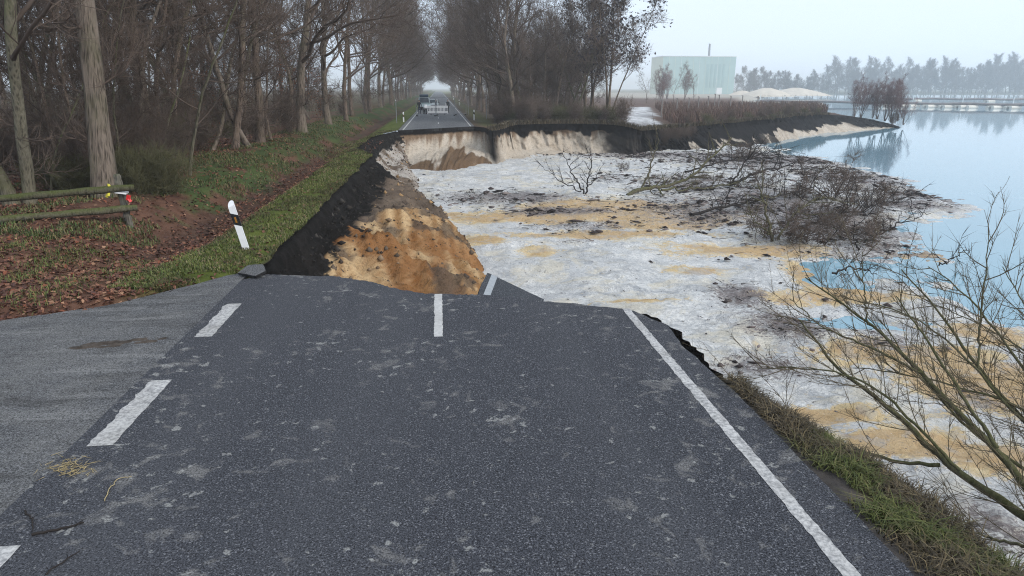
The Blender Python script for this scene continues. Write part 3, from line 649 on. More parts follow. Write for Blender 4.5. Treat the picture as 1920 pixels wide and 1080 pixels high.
def make_tree(name, seed, H, r, bark, twig, leaf=None, leafn=0, leafs=.1, **kw):
    S = dict(DEF); S.update(kw); g = np.random.default_rng(seed); tr = Acc(); cr = Acc(); ends = []
    bias = np.array(S['bias'], float)
    for si in range(S['stems']):
        d = nrm(np.array([0, 0, 1.]) + g.normal(size=3) * np.array([1, 1, 0]) * (S['lean'] if S['stems'] == 1 else S.get('fan', .22)))
        b0 = np.array([0, 0, -.25]) + (g.normal(size=3) * np.array([1, 1, 0]) * r * 1.2 if S['stems'] > 1 else 0)
        hh = H * (1 if si == 0 else .7 + .3 * g.random()); n = 22 if S['stems'] == 1 else 12
        P = path(g, b0, d, hh, n, S['wob'], .25); u = np.linspace(0, 1, n + 1); rr = r * (1 - .86 * u ** .9) * (1 if si == 0 else .6 + .4 * g.random())
        rr = rr * (1 + .38 * np.exp(-u * hh / (r * 2.2 + .01)))
        Pf, uf = P, u
        if S['sides'] > 10:
            uf = np.linspace(0, 1, 60) ** 1.4; Pf = np.stack([np.interp(uf, u, P[:, k]) for k in range(3)], -1); rr2 = np.interp(uf, u, rr)
            rr2 = r * (1 - .86 * uf ** .9) * (1 + .38 * np.exp(-uf * hh / (r * 2.2 + .01))); tr.tube(Pf, rr2, S['sides'], .16)
        else: tr.tube(P, rr, S['sides'], .1)
        az = g.random() * 6.3; m = max(2, S['nl'] // (1 if S['stems'] == 1 else 2))
        for k in range(m):
            t = S['first'] + (.985 - S['first']) * (k + .8 * g.random()) / m; q, dd = along(P, min(t, .99)); az += 2.4 + g.normal() * .5
            f = (t - S['first']) / (1 - S['first']); ang = R(S['a0'] * (1 - f) + S['a1'] * f + g.normal() * 7)
            c = nrm(spread(g, dd, ang, az) + bias * (1.2 - f)); ln = hh * S['ll'] * (1 - .55 * f) * (.7 + .5 * g.random()) * (1 + .5 * max(0, float(np.dot(c, bias))))
            branch(g, cr, q, c, ln, max(np.interp(t, u, rr) * .55, S['twr'] * 2), 2, S, ends)
        for k in range(S['low']):
            t = .06 + (S['first'] - .06) * g.random(); q, dd = along(P, t); c = spread(g, dd, R(80 + 20 * g.random()), g.random() * 6.3)
            branch(g, cr, q, c, H * .07 * (.5 + g.random()), max(r * .1, .012), 1, S, ends)
    o = empty(name); obj('trunk', tr.mesh('trunk', bark), o); obj('crown', cr.mesh('crown', twig, False), o)
    if leaf:
        E = np.vstack(ends); E = E[g.choice(len(E), min(leafn, len(E)), replace=False)]; la = Acc(); la.quads(E, leafs, g); obj('leaves', la.mesh('leaves', leaf, False), o)
    o['_h'] = H; o['_r'] = r
    o.location = (0, -900, -200); return o
PROTO = {}
def proto(key, *a, **k): PROTO[key] = make_tree(*a, **k)
proto('oak0', 'oak_tree', 1, 21, .40, 'bark_oak', 'twig', sides=22, first=.27, nl=13, nb=9, ns=7, ntw=8, low=8, ll=.40)
proto('arch0', 'oak_tree', 2, 20, .34, 'bark_dark', 'twig', sides=14, first=.2, nl=15, nb=8, ns=7, ntw=7, bias=(.55, 0, 0), up=.42, low=4, ll=.52, twr=.013)
proto('arch1', 'oak_tree', 3, 19, .30, 'bark_oak', 'twig', sides=14, first=.18, nl=15, nb=8, ns=7, ntw=7, bias=(.5, .1, 0), up=.5, low=6, ll=.5, wob=.05, twr=.013)
proto('arch2', 'oak_tree', 4, 18, .24, 'bark_dark', 'twig', sides=12, first=.22, nl=13, nb=8, ns=6, ntw=6, bias=(.45, -.1, 0), up=.6, low=5, ll=.48, wob=.06, twr=.013)
proto('for0', 'forest_tree', 5, 20, .22, 'bark_dark', 'twig', sides=12, first=.26, nl=12, nb=6, ns=4, ntw=5, ll=.30, low=5, twr=.009)
proto('for1', 'forest_tree', 6, 18, .17, 'bark_moss', 'twig', sides=12, first=.22, nl=12, nb=6, ns=4, ntw=5, ll=.30, low=5, lean=.08, wob=.05, twr=.009)
proto('for2', 'forest_tree', 7, 17, .14, 'bark_dark', 'twig', sides=10, first=.22, nl=12, nb=6, ns=4, ntw=5, ll=.28, low=5, lean=.12, wob=.06, twr=.009)
proto('for3', 'forest_tree', 8, 16, .12, 'bark_oak', 'twig', sides=10, first=.2, nl=12, nb=6, ns=4, ntw=5, ll=.28, low=6, lean=.15, wob=.07, twr=.009)
proto('slim0', 'slim_tree', 9, 11, .06, 'bark_dark', 'twig', sides=7, first=.2, nl=11, nb=5, ns=4, ntw=6, ll=.25, low=3, lean=.15, wob=.07, twr=.008)
proto('slim1', 'slim_tree', 10, 9, .05, 'bark_moss', 'twig', sides=7, first=.18, nl=11, nb=5, ns=4, ntw=6, ll=.28, low=3, lean=.22, wob=.08, twr=.008)
proto('beech', 'beech_sapling', 11, 5.5, .045, 'bark_dark', 'twig', 'leaf_orange', 420, .07, sides=6, first=.15, nl=10, nb=5, ns=3, ntw=4, ll=.3, twr=.007, twl=.4)
proto('shrub0', 'shrub', 12, 2.3, .018, 'bark_dark', 'twig', stems=9, sides=5, first=.12, nl=12, nb=4, ns=2, ntw=5, ll=.32, twl=.35, twr=.005, fan=.33, a0=45, a1=20)
proto('shrub1', 'shrub', 13, 1.7, .014, 'bark_moss', 'twig_green', stems=11, sides=4, first=.1, nl=10, nb=4, ns=2, ntw=5, ll=.34, twl=.3, twr=.006, fan=.4, a0=45, a1=20)
proto('alder', 'alder_tree', 14, 14, .15, 'bark_dark', 'twig', 'leaf_dark', 1700, .15, sides=8, stems=4, first=.32, nl=18, nb=6, ns=5, ntw=6, ll=.26, fan=.17, twr=.011)
proto('birch', 'birch_tree', 15, 9, .09, 'bark_birch', 'twig_red', sides=6, stems=7, first=.30, nl=16, nb=5, ns=4, ntw=5, ll=.26, fan=.14, twr=.006, a0=42, a1=22, up=.6, twl=.5, w=.16)
proto('birch1', 'birch_tree', 16, 8, .08, 'bark_birch', 'twig_red', sides=6, stems=8, first=.26, nl=16, nb=5, ns=4, ntw=5, ll=.26, fan=.22, twr=.006, a0=42, a1=22, up=.6, twl=.5, w=.16)
proto('far0', 'shore_tree', 17, 22, .4, 'bark_oak', 'twig_far', sides=6, first=.10, nl=15, nb=9, ns=6, ntw=7, ll=.46, twr=.035, twl=1.2, up=.6, a0=62, a1=30)
proto('far1', 'shore_tree', 18, 20, .35, 'bark_oak', 'twig_far', sides=6, first=.08, nl=15, nb=9, ns=6, ntw=7, ll=.52, twr=.035, twl=1.2, a0=68, a1=35, up=.6)
proto('tang', 'sunken_bush', 19, 3.0, .035, 'twig_dark', 'twig', stems=6, sides=5, first=.1, nl=8, nb=4, ns=3, ntw=4, ll=.46, twl=.45, twr=.009, fan=.65, w=.26, a0=60, a1=30)
proto('tang1', 'sunken_bush', 20, 2.2, .03, 'bark_moss', 'twig', stems=5, sides=5, first=.15, nl=8, nb=4, ns=3, ntw=4, ll=.5, twl=.4, twr=.009, fan=.75, w=.26, a0=60, a1=30)
USED = set()
def plant(key, x, y, z, sc=1., rz=0., label='', cat='tree', group=None, lean=None, scz=1.):
    src = PROTO[key]
    if key in USED: o = copy_tree(src)
    else: o = src; USED.add(key)
    o.location = (x, y, z); o.scale = (sc, sc, sc * scz); o.rotation_mode = 'ZYX'; o.rotation_euler = (0, 0, rz) if lean is None else (lean[0], lean[1], rz)
    for k in ('_h', '_r'):
        if k in o: del o[k]
    for kk in ('label', 'category', 'group'):
        if kk in o: del o[kk]
    return tag(o, label, cat, group)
HR = {k: (o['_h'], o['_r']) for k, o in PROTO.items()}
def lz(x, y): return float(left_h(np.array([x]), np.array([y]))[0]) - .05

ORD = 'first second third fourth fifth sixth seventh eighth ninth tenth eleventh twelfth'.split()
LOOK = dict(for0='stout dark-barked', for1='mossy green-barked', for2='slender dark leaning', for3='slender grey-barked leaning', arch2='broad-crowned dark')
# ---- single trees one can name on the left
def left_tree(px, py, wpx, key, label, rz=0., group=None, lean=None, cat='tree', hs=None):
    p = at(px, py, .2); Y = p.y; dia = wpx / ppm(Y); sc = dia / 2 / HR[key][1] / 1.15
    scz = 1. if hs is None else hs / (HR[key][0] * sc)
    if lean is None: lean = (0, .05 + .02 * math.sin(px), 0)
    return plant(key, p.x, p.y, lz(p.x, p.y), sc, rz, label, cat, group, lean, scz)
left_tree(203, 388, 44, 'oak0', 'thick straight oak with ribbed grey bark close behind the fence post', .6, lean=(0, .115, 0), hs=21)
left_tree(32, 402, 27, 'for1', 'smooth greenish trunk rising behind the fence rails, paler of a close pair', 2.2, lean=(0, .03, 0), hs=17)
left_tree(60, 398, 24, 'for1', 'mossy curved trunk close beside a paler one behind the fence rails', 4.0, lean=(0, .10, 0), hs=16)
GF = 'bare trees on the edge of the wood above the ditch'
LF = ' bare tree on the wood edge above the mossy ditch bank'; LOOK.update(slim0='very thin', arch1='wide-limbed')
for px, py, w, key, hs, rz in ((75, 332, 22, 'for0', 18, 1), (282, 310, 24, 'for0', 20, 2), (395, 292, 9, 'for3', 13, 3), (442, 290, 16, 'for2', 17, 4), (470, 286, 14, 'for3', 16, .3), (490, 278, 18, 'for0', 19, 2.2),
                              (512, 272, 7, 'slim0', 11, 1), (545, 253, 10, 'for2', 16, 5), (566, 256, 20, 'arch1', 19, 0), (250, 318, 10, 'for3', 14, 2), (330, 300, 13, 'for2', 16, 3.3), (150, 330, 13, 'for1', 16, 2.5)):
    left_tree(px, py, w, key, LOOK[key] + LF, rz, GF, hs=hs)
g = np.random.default_rng(36)
for k in range(16):
    y = 25 + 34 * g.random(); x = -10.6 - 5.5 * g.random(); key = ('for0', 'for2', 'for3', 'for1')[k % 4]; plant(key, x, y, lz(x, y), .8 + .4 * g.random(), g.random() * 6.3, LOOK[key] + LF, 'tree', GF, (g.normal() * .02, .05 + g.normal() * .04, 0))
left_tree(354, 342, 7, 'slim1', 'thin dark sapling standing alone on the leafy slope beside the ditch', 2.)
# ---- rows and woods
g = np.random.default_rng(31); pts = []
def free(x, y, d):
    for a, b in pts:
        if (a - x) ** 2 + (b - y) ** 2 < d * d: return False
    pts.append((x, y)); return True
y = 58.; row = 0
while y < 400:
    x = -8.9 + g.normal() * .5; pts.append((x, y)); sc = .92 + .2 * g.random()
    plant(('arch0', 'arch1', 'arch2')[g.integers(3)], x, y, lz(x, y), sc, g.normal() * .35, (ORD[row] + ' oak from the crater in the roadside row behind the ditch') if row < 12 else 'distant bare oak far along the roadside row behind the ditch', 'tree', 'oaks arching over the far road from the ditch side'); row += 1; y += 6.2 + 2.5 * g.random() + y * .012
y = 68.; row = 0
while y < 400:
    x = 7.1 + g.normal() * .5 + max(0, (75 - y) * .1); pts.append((x, y)); sc = .72 + .16 * g.random() + min(.14, (y - 68) * .003)
    plant(('arch0', 'arch1', 'arch2')[g.integers(3)], x, y, .0, sc, math.pi + g.normal() * .4, (ORD[row] + ' oak from the crater in the roadside row on the cliff side') if row < 12 else 'distant bare oak far along the roadside row on the cliff side', 'tree', 'oaks arching over the far road from the cliff side'); row += 1; y += 5.8 + 2.5 * g.random() + y * .012
n = 0
while n < 78:
    y = 17 + 150 * g.random() ** 1.25; x = -11.5 - (4 + y * .62) * g.random() ** .8
    if y < 24 and x > -13: continue
    if not free(x, y, 1.6 + y * .012): continue
    key = ('for0', 'for1', 'for2', 'for3', 'for2', 'for3')[g.integers(6)]; plant(key, x, y, lz(x, y), .8 + .35 * g.random(), g.random() * 6.3, LOOK[key] + ' bare tree deep in the wood behind the fence and ditch', 'tree', 'trees of the wood behind the fence', (g.normal() * .03, .03 + g.normal() * .04, 0)); n += 1
n = 0
while n < 76:
    y = 70 + 150 * g.random() ** 1.3; x = 9.5 + (5 + (y - 66) * .22) * g.random()
    if x > .225 * y + 1.0 or not free(x, y, 1.5): continue
    key = ('for0', 'for1', 'for2', 'for3', 'arch2')[g.integers(5)]; plant(key, x, y, .0, .56 + .2 * g.random() + .0012 * (y - 70), g.random() * 6.3, LOOK[key] + ' bare tree in the thicket above the pale sand cliff', 'tree', 'trees of the thicket above the cliff'); n += 1
p = at(957, 224); plant('arch0', at(945, 226).x, at(945, 226).y, -.05, .80, math.pi, 'big forked oak with spreading limbs beside the far road, cliff side', 'tree')
plant('oak0', at(972, 226).x, at(972, 226).y - .5, -.05, .78, 1.3, 'straight grey oak next to the forked oak at the cliff top', 'tree')
for px, Y, sc, rz, lb in ((1142, 68, .98, .5, 'slender many-stemmed alder with dark cone clusters at the end of the thicket'), (1105, 74, 1.0, 2.6, 'dark alder with cone clusters standing inside the thicket edge')):
    x = at_y(px, 200, Y).x; plant('alder', x, Y, 0, sc, rz, lb, 'tree')
g = np.random.default_rng(32)
for k in range(46):
    y = 20 + 110 * g.random() ** 1.2; x = -10.4 - (1 + y * .22) * g.random(); plant(('slim0', 'slim1')[g.integers(2)], x, y, lz(x, y), .6 + .55 * g.random(), g.random() * 6.3, 'thin leaning bare sapling among the trunks of the fenced wood', 'sapling', 'saplings of the fenced wood')
for k in range(40):
    y = 68 + 90 * g.random() ** 1.4; x = 8.6 + (7.5 + (y - 68) * .1) * g.random(); plant(('slim0', 'slim1')[g.integers(2)], x, y, 0, .6 + .5 * g.random(), g.random() * 6.3, 'thin leaning bare sapling in the thicket above the sand cliff', 'sapling', 'saplings of the cliff-top thicket')
for px, py, sc in ((585, 245, 1.1), (600, 240, .9), (395, 275, .7), (455, 262, .8), (560, 235, 1.2), (620, 235, .8)):
    p = at(px, py, .2); plant('beech', p.x - .8, p.y, lz(p.x - .8, p.y), sc, px * .1, 'beech sapling keeping dry orange leaves on the wood edge', 'sapling', 'orange beech saplings on the wood edge')
for px, py in ((965, 218), (990, 214)):
    p = at(px, py); plant('beech', p.x, p.y + 3, 0, .6, px, 'beech sapling with dry orange leaves under the cliff-top oaks', 'sapling', 'orange beech saplings at the cliff top')
g = np.random.default_rng(33)
for k in range(56):
    y = 18.5 + 70 * g.random() ** 1.5; x = -9.6 - (1.5 + y * .3) * g.random() - (2.0 if y < 20 else 0)
    plant(('shrub0', 'shrub1', 'shrub0')[g.integers(3)], x, y, lz(x, y), .6 + .7 * g.random(), g.random() * 6.3, 'low leafless bush in the undergrowth of the fenced wood', 'bush', 'undergrowth bushes of the fenced wood')
for px, py, sc in ((262, 378, .8), (290, 372, .95), (318, 366, .8), (235, 372, .8), (150, 372, .7), (110, 368, .7)):
    p = at(px, py, .2); plant('shrub1', p.x, p.y, lz(p.x, p.y), sc, px, 'pale green twiggy bush by the foot of the thick oak', 'bush', 'green twiggy bushes around the thick oak')
for k in range(52):
    x = 5.9 + 12 * g.random(); y = np.interp(x, FR[:260, 0], FR[:260, 1]) + .8 + 9 * g.random() ** 1.6
    if x < 8: y = 66.5 + 5 * g.random()
    plant(('shrub0', 'shrub1', 'shrub0')[g.integers(3)], x, y, 0, .6 + .6 * g.random(), g.random() * 6.3, 'leafless bush crowding the brink of the pale sand cliff', 'bush', 'bushes along the cliff brink')
for px, Y, sc, key in ((1600, 104, .75, 'birch'), (1613, 106, .7, 'birch1'), (1645, 104, .72, 'birch1'), (1660, 104.5, .8, 'birch'), (1672, 103.5, .72, 'birch1'), (1684, 104, .78, 'birch'), (1696, 103, .55, 'birch1'), (1636, 106, .6, 'birch')):
    x = at_y(px, 220, Y).x; plant(key, x, Y, -2.2 if px > 1685 else -1.6 if px > 1655 else -1.25, sc, px * .7, 'reddish bare birch in the clump at the tip of the headland', 'tree', 'birches at the headland tip')
plant('shrub0', 72.8, 102.8, -2.4, 1.0, 1, 'low rusty bush at the very point of the headland by the water', 'bush')
for k, (px, Y, sc) in enumerate(((1300, 235, .55), (1282, 240, .5), (1262, 230, .5), (1240, 215, .5), (1228, 200, .45), (1250, 260, .55), (1212, 190, .45), (1235, 180, .3))):
    x = at_y(px, 200, Y).x; plant(('for2', 'birch')[k % 2 if k else 0], x, Y, -.9, sc * 1.4 * (1 if k % 2 == 0 else 1.8), k, 'thin bare tree standing between the reeds and the green factory', 'tree', 'thin trees in front of the factory')
for k in range(16):
    i = int(len(FR) * (.42 + .45 * (k + g.random()) / 16)); plant(('shrub0', 'shrub1')[k % 2], FR[i, 0] + g.normal() * .3, FR[i, 1] + .3 * g.random(), FR[i, 2] - .15, .5 + .5 * g.random(), g.random() * 6.3, 'low brush hanging over the dark bank of the headland', 'bush', 'brush along the headland bank')
# ---- far shore trees
g = np.random.default_rng(34); k = 0
for px in np.r_[np.arange(1385, 1560, 8), np.arange(1560, 2080, 5.5)]:
    Y = (560 if px < 1560 else 630) + 60 * g.random(); x = at_y(px + g.normal() * 4, 178, Y).x; h = (.85 if px < 1560 else 1.15) * (.6 + .65 * g.random()) * (1.25 if 1850 < px < 1900 else 1)
    plant(('far0', 'far1')[g.integers(2)], x, Y, -1.6, h, g.random() * 6.3, 'hazy bare tree in the line along the far shore of the lake', 'tree', 'trees of the far lake shore')
for px in np.arange(1400, 2080, 14):
    Y = 600 + 30 * g.random(); plant('far1', at_y(px + g.normal() * 4, 178, Y).x, Y, -2.6, .55 + .2 * g.random(), g.random() * 6.3, 'low hazy bush at the water line of the far lake shore', 'bush', 'bushes of the far lake shore', None, .7)
for px in [p_ for p_ in np.arange(700, 950, 26) if not 785 < p_ < 862]:
    plant(('far0', 'far1')[int(px) % 2], at_y(px, 170, 610).x, 610, -.6, .5 if 790 < px < 850 else .9, px, 'faint bare tree beyond the end of the tree-lined road', 'tree', 'trees beyond the end of the road')
# distant depth of the wood: one mass of trunks and twigs
def deep_wood():
    g = np.random.default_rng(35); tr = Acc()
    for k in range(60):
        y = 40 + 260 * g.random(); x = -26 - y * .35 - (20 + y * .6) * g.random(); h = 14 + 7 * g.random(); r = .1 + .12 * g.random()
        P = path(g, np.array([x, y, 0.]), np.array([g.normal() * .05, g.normal() * .05, 1]), h, 6, .05, .2); tr.tube(P, np.linspace(r, .03, 7), 5)
        m = 70; t = .1 + .9 * g.random(m) ** .8; q, d = along(P, t); e = nrm(g.normal(size=(m, 3)) + np.array([0, 0, .6])); tr.twigs(q, q + e * (1. + 3 * g.random(m))[:, None], .035)
        c = np.repeat(q + e * 1.2, 3, 0); e2 = nrm(g.normal(size=(m * 3, 3)) + np.array([0, 0, .5])); tr.twigs(c, c + e2 * (.6 + 1.4 * g.random(m * 3))[:, None], .02)
    for k in range(80):
        y = 90 + 260 * g.random(); x = 12 + (y - 66) * .20 * g.random() + 2; h = 10 + 4 * g.random()
        P = path(g, np.array([x, y, 0.]), np.array([g.normal() * .05, g.normal() * .05, 1]), h, 6, .05, .2); tr.tube(P, np.linspace(.12, .03, 7), 5)
        m = 70; t = .1 + .9 * g.random(m) ** .8; q, d = along(P, t); e = nrm(g.normal(size=(m, 3)) + np.array([0, 0, .6])); tr.twigs(q, q + e * (.8 + 2.4 * g.random(m))[:, None], .03)
        c = np.repeat(q + e * 1.0, 3, 0); e2 = nrm(g.normal(size=(m * 3, 3)) + np.array([0, 0, .5])); tr.twigs(c, c + e2 * (.6 + 1.2 * g.random(m * 3))[:, None], .018)
    tag(obj('distant_wood', tr.mesh('distant_wood', 'twig', False)), 'grey mass of bare trees in the depth of the woods either side of the road', 'wood', kind='stuff')
deep_wood()

# ------------------------------------------------------------------ ground cover
def blades(name, B, h, lean, w, cols, label, cat, mat='blade'):
    n = len(B); g = np.random.default_rng(len(name)); a = g.random(n) * 6.283; d = np.stack([np.cos(a), np.sin(a), 0 * a], -1); s = np.stack([-np.sin(a), np.cos(a), 0 * a], -1)
    h = h[:, None]; ln = lean[:, None] * h; up = np.array([0, 0, 1.]); m = B + d * ln * .3 + up * h * .6; t = B + d * ln + up * h * (1 - .35 * np.minimum(lean[:, None], 1.)); w = np.broadcast_to(w, (n,))[:, None]
    V = np.stack([B - s * w, B + s * w, m - s * w * .8, m + s * w * .8, t], 1).reshape(-1, 3); o = np.arange(n)[:, None, None] * 5
    Fc = (o + np.array([[0, 1, 3], [0, 3, 2], [2, 3, 4]])[None]).reshape(-1, 3); C = np.repeat(cols, 5, 0)
    tag(obj(name, mesh_np(name, V, Fc, mat, C)), label, cat, kind='stuff')
def gcol(g, n, pal, wts):
    pal = np.asarray(pal); i = g.choice(len(pal), n, p=np.asarray(wts) / sum(wts)); return pal[i] * (.65 + .7 * g.random((n, 1)))
g = np.random.default_rng(41)
# left verge and bank grass
n = 42000; y = 11.6 + 46 * g.random(n) ** 1.7; e = edge_x(y); x = e + .02 - 2.2 * g.random(n) ** 1.1
k = (y > side_y(x) + .05) & (fbm(x * 1.6, y * 1.6, 4, 15) > .36); x, y = x[k], y[k]; nb = len(x)
blades('verge_grass', np.stack([x, y, left_h(x, y) - .01], -1), .045 + .07 * g.random(nb), .3 + .9 * g.random(nb), .004 + .00025 * y,
       mixc(gcol(g, nb, [(.10, .125, .03), (.15, .16, .045), (.06, .08, .022), (.21, .175, .095)], [4, 3, 3, 2.6]), gcol(g, nb, [(.05, .06, .02), (.12, .10, .045), (.08, .07, .03)], [3, 2, 2]), sstep(.46, .62, fbm(x * 1.1, y * .7, 4, 22))), 'short green grass on the strip beside the collapsed edge', 'grass')
n = 36000; y = 15 + 60 * g.random(n) ** 1.5; x = -3.5 - 3.4 - 4.2 * g.random(n)
k = fbm(x * .8, y * .8, 4, 16) > .50 + .08 * sstep(26, 18, y); x, y = x[k], y[k]; nb = len(x)
blades('bank_grass', np.stack([x, y, left_h(x, y) - .01], -1), .06 + .14 * g.random(nb), .3 + .8 * g.random(nb), .005 + .0003 * y,
       gcol(g, nb, [(.07, .10, .03), (.13, .13, .05), (.17, .13, .07), (.05, .08, .03)], [3, 3, 2, 2]), 'rough mixed grass on the bank between ditch and wood', 'grass')
# tufts in the leaf litter
cx = np.array([tuple(at(px, py, .1)[:2]) for px, py in ((105, 485), (70, 465), (95, 497), (210, 505), (40, 520), (120, 540), (250, 470), (330, 500), (200, 440), (30, 480), (160, 470), (290, 525), (60, 560))])
i = g.integers(len(cx), size=2800); x = cx[i, 0] + g.normal(size=2800) * .24; y = cx[i, 1] + g.normal(size=2800) * .3; k = y > side_y(x) + .05; x, y = x[k], y[k]; nb = len(x)
blades('litter_grass', np.stack([x, y, left_h(x, y) - .01], -1), .06 + .10 * g.random(nb), .4 + .9 * g.random(nb), .006, gcol(g, nb, [(.10, .13, .035), (.16, .15, .05), (.07, .10, .03)], [3, 2, 3]), 'grass tufts pushing through the leaf litter by the fence', 'grass')
# fallen leaves
n = 68000; y = 8.8 + 38 * g.random(n) ** 1.9; x = -3.6 - (10 + y * .5) * g.random(n) ** 1.2
df = -3.5 - x; dens = np.where((df < 2.0) & (y > 12.2), .10, 1.) * np.where((df > 3.3) & (df < 6) & (y > 17), .45, 1.); k = (g.random(n) < dens) & (y > side_y(x) - .10 + .12 * g.random(n)); x, y = x[k], y[k]; nl = len(x)
a = g.random(nl) * 6.283; tl = g.normal(size=(nl, 2)) * .45; sz = .026 + .032 * g.random(nl) + .0006 * y; c0 = np.stack([x, y, left_h(x, y) + .012 + .022 * g.random(nl)], -1)
u = nrm(np.stack([np.cos(a), np.sin(a), tl[:, 0]], -1)) * sz[:, None]; w = nrm(np.stack([-np.sin(a), np.cos(a), tl[:, 1]], -1)) * (sz * .62)[:, None]; cu = np.array([0, 0, 1.]) * (sz * .35 * (g.random(nl)))[:, None]
V = np.stack([c0 - u, c0 - w + cu, c0 + u, c0 + w + cu], 1).reshape(-1, 3); o = np.arange(nl)[:, None, None] * 4
Fc = (o + np.array([[0, 1, 2], [0, 2, 3]])[None]).reshape(-1, 3); pal = gcol(g, nl, [(.12, .052, .035), (.18, .085, .052), (.075, .037, .029), (.25, .14, .085), (.15, .05, .027)], [4, 4, 3, 1.5, 1.5])
tag(obj('leaf_litter', mesh_np('leaf_litter', V, Fc, 'leaf', np.repeat(pal, 4, 0))), 'brown fallen leaves covering the forest floor and ditch', 'leaves', kind='stuff')
# right verge grass
n = 30000; y = -2 + 9.1 * g.random(n); u = g.random(n); x = 3.52 + (rim_x(y) + .08 - 3.52) * u ** .8; z = -.04 - .05 * u - .25 * np.maximum(0, x - rim_x(y))
k = fbm(x * 3, y * 3, 3, 18) + .5 * u > .43; x, y, z = x[k], y[k], z[k]; nb = len(x)
blades('roadside_grass', np.stack([x, y, z], -1), (.05 + .17 * g.random(nb) ** 1.6) * (.25 + 1.0 * fbm(x * 2.3, y * 2.3, 3, 20)), .5 + 1.6 * g.random(nb), .0035 + .002 * g.random(nb),
       mixc(gcol(g, nb, [(.10, .075, .042), (.17, .13, .07), (.05, .04, .027), (.07, .055, .035)], [3, 1.6, 3, 3]), gcol(g, nb, [(.065, .08, .022), (.11, .12, .035), (.13, .115, .05)], [3, 2, 1]), sstep(.50, .66, fbm(x * 1.6, y * 1.6, 4, 19) + .04 * (4.0 - y))), 'matted brown and green grass on the shoulder beside the white edge line', 'grass')
# right wood floor leaves skipped; reeds on the headland
n = 26000; s_ = g.random(n); q = g.random(n); i = (np.interp(s_, [0, 1], [len(FR) * .40, len(FR) * .86])).astype(int); x = FR[i, 0] + q ** 1.3 * (8 + s_ * 22); y = FR[i, 1] + .1 + q ** 1.5 * (18 + 66 * (1 - s_ * .45))
pcx = np.interp(y, [60, 66, 72, 85, 105, 130, 150, 200], [21.5, 21.8, 22.6, 25.3, 32, 39, 45, 62]); k = (x > pcx + 3.4); x, y = x[k], y[k]; nb = len(x)
zz = np.interp(x, [18, 24, 40, 400], [-.1, -.45, -.7, -.9]); hf = sstep(-1, 2.5, y - np.interp(x, FR[:, 0], FR[:, 1]))
blades('reeds', np.stack([x, y, zz - .1], -1), (.35 + .65 * hf) * (.8 + 1.1 * g.random(nb)), .1 + .4 * g.random(nb), .02 + .0002 * y,
       gcol(g, nb, [(.11, .065, .052), (.16, .10, .075), (.075, .048, .04), (.21, .155, .11)], [4, 3, 3, 1]), 'red-brown reeds and brush covering the headland', 'reeds')
# hanging roots and grass on the cliff brink
n = 14000; i = g.integers(int(len(FR) * .12), int(len(FR) * .88), n); x = FR[i, 0] + g.normal(size=n) * .15; y = FR[i, 1] - .05 + g.normal(size=n) * .3; z = FR[i, 2] + .02
blades('brink_grass', np.stack([x, y, z], -1), .2 + .5 * g.random(n), .6 + .8 * g.random(n), np.full(n, .02), gcol(g, n, [(.10, .08, .05), (.16, .125, .075), (.06, .05, .035)], [3, 2, 2]), 'dry grass hanging over the brink of the pale cliff and the headland bank', 'grass')
r0 = g.random(5000); i = (len(FR) * .36 + r0 * len(FR) * .07).astype(int); x = FR[i, 0] + g.normal(size=5000) * .2; y = FR[i, 1] - .2; p = np.stack([x, y - .25 * g.random(5000), FR[i, 2] + .1 - .5 * g.random(5000)], -1); tr = Acc()
tr.twigs(p, p + np.stack([g.normal(size=5000) * .25, -.2 - .9 * g.random(5000), -.5 - 1.3 * g.random(5000)], -1), .012)
tag(obj('hanging_roots', tr.mesh('hanging_roots', 'twig', False)), 'dark brushwood and roots hanging down the end of the pale cliff', 'roots', kind='stuff')

# ------------------------------------------------------------------ small materials
M['white_plastic'] = simple('white_plastic', (.74, .74, .75), .45, .06, 6); M['black_plastic'] = simple('black_plastic', (.012, .012, .013), .5, .3, 6)
M['amber'] = simple('amber_reflector', (.30, .13, .02), .25, .2, 40, 0, .6)
M['wood_moss'] = m_bark('weathered_rail', (.045, .04, .028), (.12, .11, .075), .8, (.085, .10, .03)); M['wood_grey'] = m_bark('grey_post', (.06, .052, .045), (.2, .18, .155), .5)
M['tape_red'] = simple('red_tape', (.62, .03, .03), .4, .1); M['tape_yellow'] = simple('yellow_tape', (.75, .66, .08), .4, .1)
M['steel'] = simple('galvanised_steel', (.25, .26, .28), .5, .2, 8, .4); M['concrete'] = simple('concrete', (.22, .21, .2), .9, .2)
M['car_silver'] = simple('silver_green_paint', (.36, .44, .46), .3, .08, 2, .3, .5); M['car_grey'] = simple('grey_paint', (.42, .45, .47), .3, .08, 2, .3, .5)
M['glass'] = simple('dark_glass', (.05, .07, .09), .08, .1, 2, 0, .6); M['rubber'] = simple('rubber', (.015, .015, .016), .8, .2); M['lamp'] = simple('headlamp', (.75, .77, .8), .15, .05, 5, 0, .6)
M['roofbox'] = simple('dark_blue_box', (.02, .04, .07), .35, .2); M['skin'] = simple('skin', (.45, .28, .21), .6, .1); M['cloth_black'] = simple('black_cloth', (.015, .016, .02), .9, .3, 9); M['cloth_blue'] = simple('navy_cloth', (.02, .03, .055), .9, .3, 9)
M['hair'] = simple('hair', (.03, .022, .016), .8, .3, 30)
M['factory'] = simple('factory_cladding', (.34, .47, .46), .6, .05, .2); M['factory_side'] = simple('factory_side', (.58, .62, .52), .6, .05, .2); M['trim'] = simple('white_trim', (.72, .74, .75), .5, .05)
M['factory_band'] = simple('factory_band', (.29, .42, .42), .6, .05, .2)
